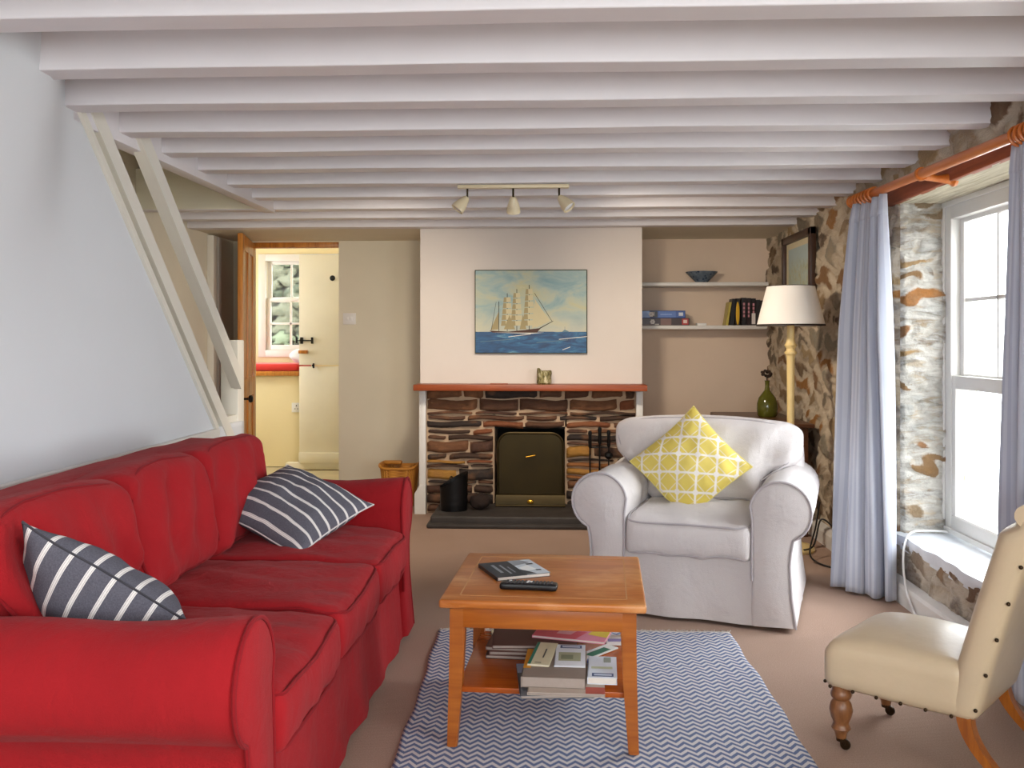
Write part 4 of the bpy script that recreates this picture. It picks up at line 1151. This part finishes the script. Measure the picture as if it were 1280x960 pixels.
curtain('curtain', 'blue-grey curtain behind the cream leather chair', [(PX+.01, 3.10), (PX, 3.0), (PX, 2.9), (PX, 2.78), (PX, 2.62)], [(PX+.03, 3.24), (PX+.03, 3.08), (PX+.04, 2.92), (PX+.045, 2.74), (PX+.045, 2.56)], 1.838, .012, 6.2, .02, .02, 2.2, M['curtain_b'])

# ================================================================== ALCOVE, SIDE TABLE, LAMP
for nm, z, xr in (('upper', 1.628, 1.57), ('lower', 1.308, 1.56)):
    b = MB(); b.box((.585, 6.86, z-.028), (xr, 7.1, z), .003)
    tag(b.build('wall_shelf', M['white_trim']), '%s white shelf in the alcove beside the chimney' % nm, 'shelf')
b = MB(); prof = [(.04, 0), (.045, .004), (.05, .012), (.085, .045), (.116, .076), (.12, .084), (.114, .084), (.08, .048), (.045, .02), (.001, .016)]
o = b.lathe([(r_*1., z_) for r_, z_ in prof], 32).build('bowl', M['china']); o.location = (1.10, 6.98, 1.628); tag(o, 'blue patterned china bowl on the upper alcove shelf', 'bowl')
def gamebox(name, label, x0, x1, z0, z1, col, arts):
    t = thing(name, label, 'game box', ((x0+x1)/2, 6.98, z0))
    w = x1-x0; h = z1-z0
    b = MB(); b.box((-w/2, -.10, 0), (w/2, .10, h), .002, 1)
    mats = [flat(col, .35)]+[flat(a[4], .35) for a in arts]
    for k, a in enumerate(arts): quad(b, [(-w/2+w*p, -.1006-.0002*k, h*q_) for p, q_ in ((a[0], a[1]), (a[2], a[1]), (a[2], a[3]), (a[0], a[3]))], k+1)
    b.build('box_lid', mats, t, normals=False)
    if 'dark' in label:
        b = MB()
        for k in range(6):
            a = k*PI/3; b.ball((-.075+.011*math.cos(a), -.1012, h/2+.011*math.sin(a)), .0085, 6, sc_=(1, .1, 1))
        b.build('emblem', flat('#e9e4e0'), t)
    return t
gamebox('board_game', 'dark brown board game box lying on the lower alcove shelf', .60, .995, 1.308, 1.363, '#3a2320', [(.0, .12, .12, .8, '#a8968a'), (.46, .05, .66, .95, '#7d5a50'), (.86, .1, .98, .92, '#b02a20'), (.885, .3, .955, .75, '#e3c9bf'), (.35, .08, .43, .22, '#d0c8c0'), (.02, .05, .3, .2, '#5a3a30')])
gamebox('board_game', 'blue board game box on top of the dark one', .61, .965, 1.363, 1.418, '#3f5fa8', [(.0, .08, .28, .92, '#7f9fd8'), (.26, .08, .42, .92, '#3a3c48'), (.3, .3, .36, .8, '#a89a98'), (.44, .1, .8, .9, '#5578c0'), (.48, .42, .72, .55, '#88a6da'), (.86, .3, .95, .75, '#d5dde8')])
b = MB(); b.box((1.055, 6.9, 1.308), (1.125, 6.98, 1.325), .003); tag(b.build('card_pack', M['plastic_w']), 'small white packet on the lower alcove shelf', 'packet')
bx = 1.262
bspec = [('#b8a84a', .018, .175, -9, 'yellow-green paperback leaning at the end of the alcove book row'), ('#141316', .03, .198, -6, 'black paperback leaning second in the alcove book row'), ('#1b1512', .034, .200, -2, 'dark paperback with a yellow oval on its spine'), ('#1c181c', .034, .205, -1, 'black paperback with pink specks next to the yellow oval spine'), ('#231519', .032, .203, 0, 'dark paperback with pink lettering marks on its spine'), ('#1a1416', .034, .2, 0, 'black paperback with a white block low on its spine'), ('#2c2a2c', .03, .19, 2, 'dark grey paperback nearest the stone wall'), ('#241a1c', .022, .185, 3, 'slim dark paperback touching the stone wall')]
for k, (c_, t_, h_, tilt, lab) in enumerate(bspec):
    o = thing('paperback', lab, 'book', (bx+t_/2, 6.95, 1.308), 0, 'paperbacks on the lower alcove shelf'); o.rotation_euler = (0, R(-tilt) if k < 2 else 0, 0)
    b = MB(); b.box((-t_/2+.002, -.058, .002), (t_/2-.002, .07, h_-.002)); b.build('pages', M['paper'], o)
    mats = [flat(c_, .4), flat('#e2b21e'), flat('#c98a94'), flat('#e6dfdb')]
    b = MB(); b.box((-t_/2, -.06, 0), (-t_/2+.002, .07, h_)); b.box((t_/2-.002, -.06, 0), (t_/2, .07, h_)); b.box((-t_/2, -.0605, 0), (t_/2, -.058, h_))
    if k == 2: b.ball((0, -.0606, h_*.45), .1, 10, 1, (.13, .006, .85))
    if k in (3, 4, 5):
        for q_ in range(4): quad(b, [(-t_*.2, -.0609, h_*(.30+.14*q_)), (t_*.2, -.0609, h_*(.30+.14*q_)), (t_*.2, -.0609, h_*(.40+.14*q_)), (-t_*.2, -.0609, h_*(.40+.14*q_))], 2)
    if k == 5: quad(b, [(-t_*.4, -.0611, .01), (t_*.4, -.0611, .01), (t_*.4, -.0611, h_*.45), (-t_*.4, -.0611, h_*.45)], 3)
    b.build('cover', mats, o, normals=False)
    bx += t_+(.002 if k > 2 else .012)

# ship painting
sp = thing('ship_painting', 'unframed oil painting of a four-masted sailing ship above the mantel', 'painting', (-.167, 6.338, 1.107))
PW, PH = .772, .575
b = MB(); b.box((-PW/2, -.028, 0), (PW/2, 0, PH), .003); b.build('canvas_edge', M['canvas_edge'], sp)
b = MB(); P = [[(-PW/2+.006, -.0285, .006), (-PW/2+.006, -.0285, PH-.006)], [(PW/2-.006, -.0285, .006), (PW/2-.006, -.0285, PH-.006)]]
b.grid(P, [[(0, 0), (0, 1)], [(1, 0), (1, 1)]]); b.build('painted_sea', M['sea'], sp)
b = MB(); cmats = [flat('#4a2a1a'), flat('#cfc59c'), flat('#a5966a'), flat('#2a2418'), flat('#e8e6da'), flat('#5f7f8c')]
lay = [0]
def pq(pts, mi):
    lay[0] += 1
    quad(b, [(-PW/2+p[0]*PW, -.029-.00002*lay[0], p[1]*PH) for p in pts], mi)
pq([(.13, .275), (.16, .25), (.55, .245), (.585, .30), (.3, .262)], 0); pq([(.45, .245), (.55, .245), (.59, .305), (.46, .285)], 0)
pq([(.16, .252), (.5, .236), (.62, .25), (.5, .248)], 4)
for mx_, top, n_ in ((.215, .62, 0), (.29, .72, 5), (.375, .77, 6), (.485, .82, 6)):
    pq([(mx_-.003, .27), (mx_+.003, .27), (mx_+.003, top), (mx_-.003, top)], 3)
    for k in range(n_):
        z0_ = .33+(top-.37)*k/n_; z1_ = z0_+(top-.37)/n_*.88; w0 = .056-.026*k/n_; w1 = w0-.006
        pq([(mx_-w0, z0_), (mx_+w0*.9, z0_+.006), (mx_+w1, z1_), (mx_-w1, z1_)], 1)
        pq([(mx_-w0, z0_), (mx_-w0*.2, z0_+.003), (mx_-w1*.3, z1_), (mx_-w1, z1_)], 2)
pq([(.14, .28), (.21, .29), (.213, .5)], 2); pq([(.26, .29), (.36, .29), (.31, .46)], 2); pq([(.4, .29), (.46, .29), (.43, .47)], 2)
for a_, c_ in (((.51, .30), (.53, .62)), ((.545, .31), (.55, .57)), ((.58, .33), (.53, .66))): pq([a_, (a_[0]+.09, a_[1]+.06), c_], 1)
pq([(.58, .295), (.70, .385), (.695, .389), (.575, .305)], 3)
pq([(.53, .72), (.535, .72), (.69, .385), (.685, .385)], 3)
pq([(.19, .62), (.193, .62), (.15, .28), (.146, .28)], 3)
pq([(.775, .258), (.80, .285), (.83, .27), (.84, .258)], 5); pq([(.80, .28), (.803, .28), (.803, .32), (.80, .32)], 5)
for x_, z_, l_ in ((.05, .14, .3), (.55, .13, .28), (.75, .17, .25), (.3, .2, .2), (.78, .045, .07)): pq([(x_, z_-.004), (x_+l_, z_+.03), (x_+l_, z_+.037), (x_, z_+.003)], 4 if l_ < .28 else 5)
b.build('painted_ship', cmats, sp, normals=False)
# framed picture on the stone wall
fp = thing('framed_picture', 'dark-framed watercolour hanging on the stone wall above the lamp', 'picture', (XR-.03, 6.10, 1.43), R(-90))
fw_, fh_ = .72, .47
b = MB()
for a_ in ((-fw_/2, -fw_/2+.05, 0, fh_), (fw_/2-.05, fw_/2, 0, fh_), (-fw_/2, fw_/2, 0, .05), (-fw_/2, fw_/2, fh_-.05, fh_)): b.box((a_[0], -.045, a_[2]), (a_[1], -.005, a_[3]), .006)
b.build('frame', M['frame_dark'], fp)
b = MB(); b.box((-fw_/2+.03, -.02, .03), (fw_/2-.03, -.008, fh_-.03)); b.build('mount', flat('#d9cfae'), fp)
b = MB(); b.grid([[(-.25, -.0215, .10), (-.25, -.0215, fh_-.09)], [(.25, -.0215, .10), (.25, -.0215, fh_-.09)]], [[(0, 0), (0, 1)], [(1, 0), (1, 1)]]); b.build('painted_view', M['watercolour'], fp)

# side table
sdt = thing('side_table', 'dark oak side table in the corner behind the armchair', 'table', (1.335, 6.10, 0))
b = MB(); b.box((-.235, -.46, .665), (.235, .50, .69), .008, 3); b.build('tabletop', M['darkwood'], sdt)
b = MB(); b.box((-.205, -.42, .40), (.205, .46, .665), .004); b.build('drawer_case', M['darkwood'], sdt)
b = MB(); b.box((-.212, -.38, .44), (-.203, .42, .63), .003); o = b.build('drawer', M['darkwood'], sdt)
b = MB(); b.ball((-.222, 0, .535), .014, 8); b.build('knob', M['brass'], o)
for sx in (-1, 1):
    for sy in (-1, 1):
        b = MB(); b.box((sx*.185-.02, .02+sy*.42-.02, 0), (sx*.185+.02, .02+sy*.42+.02, .42), .004); b.build('leg', M['darkwood'], sdt)
b = MB(); prof = [(.001, 0), (.055, .0), (.064, .01), (.068, .05), (.066, .09), (.056, .125), (.034, .155), (.018, .175), (.014, .20), (.015, .235), (.019, .24), (.014, .238), (.009, .2)]
o = b.lathe(prof, 28, caps=False).build('bottle_vase', M['glassgreen']); o.location = (1.41, 6.20, .69); tag(o, 'round olive-green glass bottle on the dark side table', 'vase')
o = thing('dried_flower', 'dark dried flower head standing in the green bottle', 'flower', (1.41, 6.20, .69))
b = MB(); b.tube([(0, 0, .05), (0, 0, .2), (-.004, 0, .27)], .004, 6); b.build('stem', M['dryflower'], o)
b = MB(); rg = random.Random(4)
for k in range(26):
    d = Vector((rg.gauss(0, 1), rg.gauss(0, 1), rg.gauss(0, 1))).normalized()*.026; b.ball(Vector((-.006, 0, .285))+Vector((d.x*1.2, d.y, d.z*.8)), .012, 4, sc_=(1, 1, .8))
b.build('flower_head', M['dryflower'], o)

# lamp
lp = thing('floor_lamp', 'cream turned floor lamp with white shade behind the armchair', 'lamp', (1.345, 5.33, 0))
b = MB(); b.lathe([(.001, 0), (.13, 0), (.135, .012), (.125, .028), (.08, .04), (.04, .055), (.028, .075), (.001, .08)], 28, caps=False); b.build('base', M['lampwood'], lp)
b = MB(); b.lathe([(.02, .06), (.022, .2), (.02, .5), (.021, .9), (.0225, 1.10), (.026, 1.115), (.034, 1.122), (.034, 1.132), (.026, 1.138), (.024, 1.15), (.036, 1.17), (.03, 1.178), (.026, 1.185), (.022, 1.21), (.021, 1.29), (.01, 1.30)], 20); b.build('pole', M['lampwood'], lp)
b = MB(); b.lathe([(.012, 1.29), (.014, 1.34), (.02, 1.35), (.03, 1.39), (.028, 1.42), (.001, 1.44)], 16); b.build('bulb', M['bulb'], lp)
b = MB(); zs0, zs1 = 1.28, 1.508
b.lathe([(.19, zs0), (.133, zs1), (.1315, zs1), (.1885, zs0), (.19, zs0)], 40, caps=False); b.build('lamp_shade', M['shade'], lp)
b = MB(); b.lathe([(.1905, zs0), (.1912, zs0+.001), (.1895, zs0+.010), (.1875, zs0+.008), (.188, zs0)], 40, caps=False); b.lathe([(.1335, zs1-.006), (.1337, zs1+.001), (.131, zs1+.001)], 40, caps=False); b.build('shade_edging', M['shadetrim'], lp)

# cables near the lamp
b = MB(); pts = [(1.47, 4.93, .30)]
def cable(name, label, pts, r, m):
    P_ = [Vector(p) for p in pts]; out = []
    for i in range(len(P_)-1):
        p0 = P_[max(i-1, 0)]; p1 = P_[i]; p2 = P_[i+1]; p3 = P_[min(i+2, len(P_)-1)]
        for k in range(8):
            t = k/8; out.append(.5*((2*p1)+(p2-p0)*t+(2*p0-5*p1+4*p2-p3)*t*t+(3*p1-p0-3*p2+p3)*t**3))
    out.append(P_[-1]); b = MB(); b.tube(out, r, 8); return tag(b.build(name, m), label, 'cable')
cable('cable', 'black looped cable on the carpet beside the armchair', [(1.50, 5.3, .28), (1.45, 5.2, .16), (1.38, 5.05, .03), (1.46, 4.9, .006), (1.53, 4.98, .03), (1.54, 5.12, .14), (1.48, 5.2, .2), (1.42, 5.15, .06), (1.36, 5.3, .006)], .005, M['plastic_k'])
cable('cable', 'white cable looping over the window sill down to the skirting', [(1.86, 4.38, WZ0+.003), (1.76, 4.40, WZ0+.006), (1.66, 4.36, WZ0+.008), (1.597, 4.28, WZ0-.02), (1.565, 4.22, .2), (1.555, 4.16, .10), (1.552, 4.08, .03), (1.548, 3.98, .006)], .005, M['plastic_w'])

# track light
tl = thing('track_light', 'cream ceiling track with three small spotlights', 'ceiling light', (-.215, 4.70, 1.975))
b = MB(); b.box((-.285, -.02, 0), (.285, .02, .018), .004); b.build('rail', M['creammetal'], tl)
def spot(x, ax, ay):
    b = MB(); b.tube([(x, 0, 0), (x, 0, -.045)], .005, 8); o = b.build('spotlight', M['brassdark'], tl)
    m = Matrix.Translation((x, 0, -.042)) @ Matrix.Rotation(ay, 4, 'Y') @ Matrix.Rotation(ax, 4, 'X')
    b = MB(); b.lathe([(.001, .0), (.012, -.002), (.02, -.015), (.028, -.04), (.034, -.062), (.036, -.085), (.033, -.086), (.03, -.07)], 24, m, caps=False); b.build('spot_shade', M['creammetal'], o)
    b = MB(); b.lathe([(.031, -.074), (.024, -.08), (.001, -.083)], 20, m, caps=False); b.build('bulb', M['bulb'], o)
def fill_spot(x, d, e):  # warm fill added at the track spots to brighten the fireplace end
    l = bpy.data.lights.new('track_fill', 'SPOT'); l.energy = e; l.color = (1, .85, .68); l.spot_size = R(120); l.spot_blend = 1; l.shadow_soft_size = .10
    o = bpy.data.objects.new('track_fill', l); COL.objects.link(o); o.location = (-.215+x+d[0]*.02, 4.70+d[1]*.02, 1.845); o.rotation_euler = Vector(d).to_track_quat('-Z', 'Y').to_euler()
fill_spot(-.29, (-.5, .7, -.75), 85); fill_spot(0, (0, .75, -.9), 7); fill_spot(.29, (.6, .7, -.75), 85)
spot(-.235, R(-10), R(38)); spot(.0, R(30), 0); spot(.235, R(-18), R(-40))

# fireside objects
fg = thing('fire_screen', 'dull brass fire screen with rounded corners standing in the fire opening', 'fire screen', (-.168, 6.27, .072))
W2, H2 = .225, .50
b = MB(); out = [(-W2, .07)]
for a in np.linspace(PI, PI/2, 9): out.append((-W2+.085+.085*math.cos(a), H2-.085+.085*math.sin(a)))
for a in np.linspace(PI/2, 0, 9): out.append((W2-.085+.085*math.cos(a), H2-.085+.085*math.sin(a)))
out.append((W2, .07)); N_ = len(out)
b.prism([(x, -.006, z_) for x, z_ in out], (0, .012, 0)); b.build('panel', M['brassdark'], fg)
b = MB(); b.tube([(x*.985, -.008, z_*.99) for x, z_ in out], .008, 8); b.build('rim', M['brassdark'], fg)
b = MB(); b.prism([(-W2-.01, .01, 0), (-W2-.01, .01, .085), (-W2-.01, -.03, .075), (-W2-.01, -.05, .03), (-W2-.01, -.055, 0)], (2*W2+.02, 0, 0)); b.tube([(-W2-.01, -.055, .008), (W2+.01, -.055, .008)], .008, 8); b.build('fender', M['brassdark'], fg)
b = MB(); b.ball((0, -.056, .035), .02, 10, sc_=(1.2, .5, .8)); b.build('brass_badge', M['brass'], fg)
b = MB(); b.tube([(-.035, -.008, .33), (-.03, -.03, .333), (.03, -.03, .345), (.035, -.008, .348)], .005, 8); b.build('handle', M['brass'], fg)
cs = thing('coal_scuttle', 'black coal bucket with slanted rim on the hearth', 'bucket', (-.672, 6.08, .072))
b = MB(); n = 32; P = []
for j in range(13):
    t = j/12; row = []
    for k in range(n):
        a = 2*PI*k/n; r_ = .088+.006*t
        ht = .205+.052*math.cos(a-.15)
        rib = .003 if j in (2, 3, 5) else 0
        row.append(((r_+rib)*math.cos(a), (r_+rib)*math.sin(a)*.85, t*ht))
    P.append(row)
for j in range(11, 1, -1):
    t = j/12; row = []
    for k in range(n):
        a = 2*PI*k/n; r_ = .083+.006*t; ht = .205+.052*math.cos(a-.15)
        row.append((r_*math.cos(a), r_*math.sin(a)*.85, t*ht))
    P.append(row)
V = b.grid(P, cv=True); b.bm.faces.new(V[0]); b.bm.faces.new(V[-1]); b.build('bucket_body', M['black'], cs)
b = MB(); b.tube([(-.02, -.078*math.cos(a), .2+.02*math.sin(a)) for a in np.linspace(0, PI, 12)], .004, 6); b.build('bail_handle', M['black'], cs)
b = MB(); b.ball((0, 0, .055), .06, 14, sc_=(1.15, .9, .9)); o = b.build('log', M['coal']); o.location = (-.50, 6.10, .072)
for v in o.data.vertices: v.co += v.co.normalized()*.012*vnoise(v.co, 30)
tag(o, 'dark rounded lump of wood beside the coal bucket', 'log')
# log basket
wb = thing('wicker_basket', 'honey wicker log basket against the back wall by the fireplace', 'basket', (-1.13, 6.66, 0))
def sqr(a, hx, hy, e_=.35): 
    c_, s_ = math.cos(a), math.sin(a); return hx*math.copysign(abs(c_)**e_, c_), hy*math.copysign(abs(s_)**e_, s_)
b = MB(); P = []; UV = []
for j, (t, ins) in enumerate([(0, 0), (.15, 0), (.3, 0), (.5, 0), (.7, 0), (.85, 0), (1, 0), (1, .012), (.8, .012), (.4, .012), (.05, .012)]):
    row = []; ru = []
    for k in range(64):
        a = 2*PI*k/64; hx = .105+.03*t-ins; hy = .10+.025*t-ins
        x, y = sqr(a, hx, hy); z_ = .285*t+(.012*t*math.cos(2*a))
        rb = .0025*math.cos(k*PI)*0
        row.append((x, y, z_)); ru.append((k/64, t))
    P.append(row); UV.append(ru)
V = b.grid(P, UV, cv=True); b.bm.faces.new(V[0]); b.bm.faces.new(V[-1]); b.build('basket_body', M['wicker'], wb)
b = MB(); b.tube([(*sqr(2*PI*k/64, .137, .127), .288+.012*math.cos(4*PI*k/64)) for k in range(64)], .010, 8, closed=True); b.build('basket_rim', M['wicker'], wb)
b = MB(); b.box((-.14, .06, .285), (.0, .115, .31), .01); b.build('handle', M['wicker'], wb)
# fire irons hanging on a stand
ts = thing('fire_iron_stand', 'black stand holding the fire irons by the hearth', 'stand', (.30, 6.255, .072))
b = MB(); b.lathe([(.001, 0), (.07, 0), (.07, .012), (.02, .02), (.012, .03)], 20, caps=False); b.build('base', M['black'], ts)
b = MB(); b.tube([(0, 0, .02), (0, 0, .40)], .006, 8); b.build('post', M['black'], ts)
b = MB(); b.tube([(-.065, -.005, .40), (.065, -.005, .40)], .005, 8); b.build('rail', M['black'], ts)
def iron(name, label, x, ztop, kind):
    t = thing(name, label, 'fire iron', (.30+x, 6.195, .072))
    b = MB(); b.tube([(0, 0, .08), (0, 0, ztop-.1)], .005, 8); b.build('shaft', M['black'], t)
    b = MB(); b.lathe([(.006, ztop-.115), (.012, ztop-.10), (.011, ztop-.03), (.014, ztop-.018), (.011, ztop), (.001, ztop+.006)], 12); b.build('grip', M['black'], t)
    b = MB()
    if kind == 0: b.tube([(0, 0, .08), (0, 0, .03), (.02, 0, .04)], .006, 8)
    if kind == 1: b.lathe([(.01, .10), (.03, .09), (.035, .02), (.03, .015)], 14)
    if kind == 2: b.lathe([(.016, .33), (.03, .35), (.026, .37), (.01, .38)], 14); b.box((-.04, -.006, .03), (.04, .006, .13), .004)
    b.build('iron_head', M['black'], t)
iron('poker', 'black poker, slimmest of the fire irons', -.067, .515, 0); iron('hearth_brush', 'black hearth brush, middle and tallest of the fire irons', -.002, .54, 1); iron('hearth_shovel', 'black shovel with a knuckle on its shaft, nearest the armchair', .058, .52, 2)
# ornament on the mantel
b = MB(); b.lathe([(.04, 0), (.05, .01), (.047, .05), (.05, .075), (.047, .092), (.02, .085), (.001, .08)], 22, caps=True); 
o = b.build('wooden_ornament', M['ornament']); o.location = (-.075, 6.25, .90)
for v in o.data.vertices:
    v.co.z += .016*(1 if v.co.x < -.02 else 0)*(v.co.z/.09); v.co += Vector((1, 1, .4))*.006*vnoise(v.co, 60)
tag(o, 'mottled driftwood ornament standing on the mantel shelf', 'ornament')
b = MB(); b.box((-.62, 6.2, .9), (-.5, 6.26, .906), .002); 
o = b.build('wooden_ruler', M['mantel']); 
for v in o.data.vertices: v.co.x += .18
tag(o, 'thin flat wooden piece lying on the mantel shelf', 'strip of wood')

# ================================================================== LIGHT, WORLD, CAMERA
w = bpy.data.worlds.new('World'); sc.world = w; w.use_nodes = True
nt = w.node_tree; bg = nt.nodes['Background']
bg.inputs[0].default_value = (.93, .97, 1.0, 1); bg.inputs[1].default_value = 11.0
def portal(loc, rot, sx, sy):
    l = bpy.data.lights.new('portal', 'AREA'); l.shape = 'RECTANGLE'; l.size = sx; l.size_y = sy; l.cycles.is_portal = True
    o = bpy.data.objects.new('portal', l); COL.objects.link(o); o.location = loc; o.rotation_euler = rot
portal((WX+.1, (WY0+WY1)/2, (WZ0+WZ1)/2), (0, R(90), 0), 1.56, 1.5)          # sash window
portal((XR+.32, .35, 1.2), (0, R(90), 0), 1.4, 1.9)                            # window beside the camera
portal((.15, -1.66, 1.42), (R(90), 0, 0), 2.1, 1.15)                             # added opening behind the camera, sized for fill light
portal((-3.62, 8.2, 1.5), (0, R(-90), 0), 1.2, .6)                            # unseen side opening, added to light the kitchen
portal((-2.5, KB+.2, 1.55), (R(-90), 0, 0), .8, .9)                            # kitchen sash window

cam = bpy.data.cameras.new('Camera'); co_ = bpy.data.objects.new('Camera', cam); COL.objects.link(co_)
co_.location = (0, 0, 1.2); co_.rotation_euler = (R(90), 0, math.atan(.047))
cam.sensor_width = 36; cam.lens = 36*1150/1280; cam.shift_y = -55/1280; cam.clip_start = .05
sc.camera = co_
sc.view_settings.view_transform = 'Standard'; sc.view_settings.look = 'None'; sc.view_settings.gamma = 1
sc.view_settings.use_curve_mapping = False; sc.view_settings.exposure = 0.0
sc.cycles.max_bounces = 10; sc.cycles.diffuse_bounces = 6; sc.cycles.transparent_max_bounces = 12
sc.cycles.use_denoising = True; sc.cycles.sample_clamp_indirect = 8
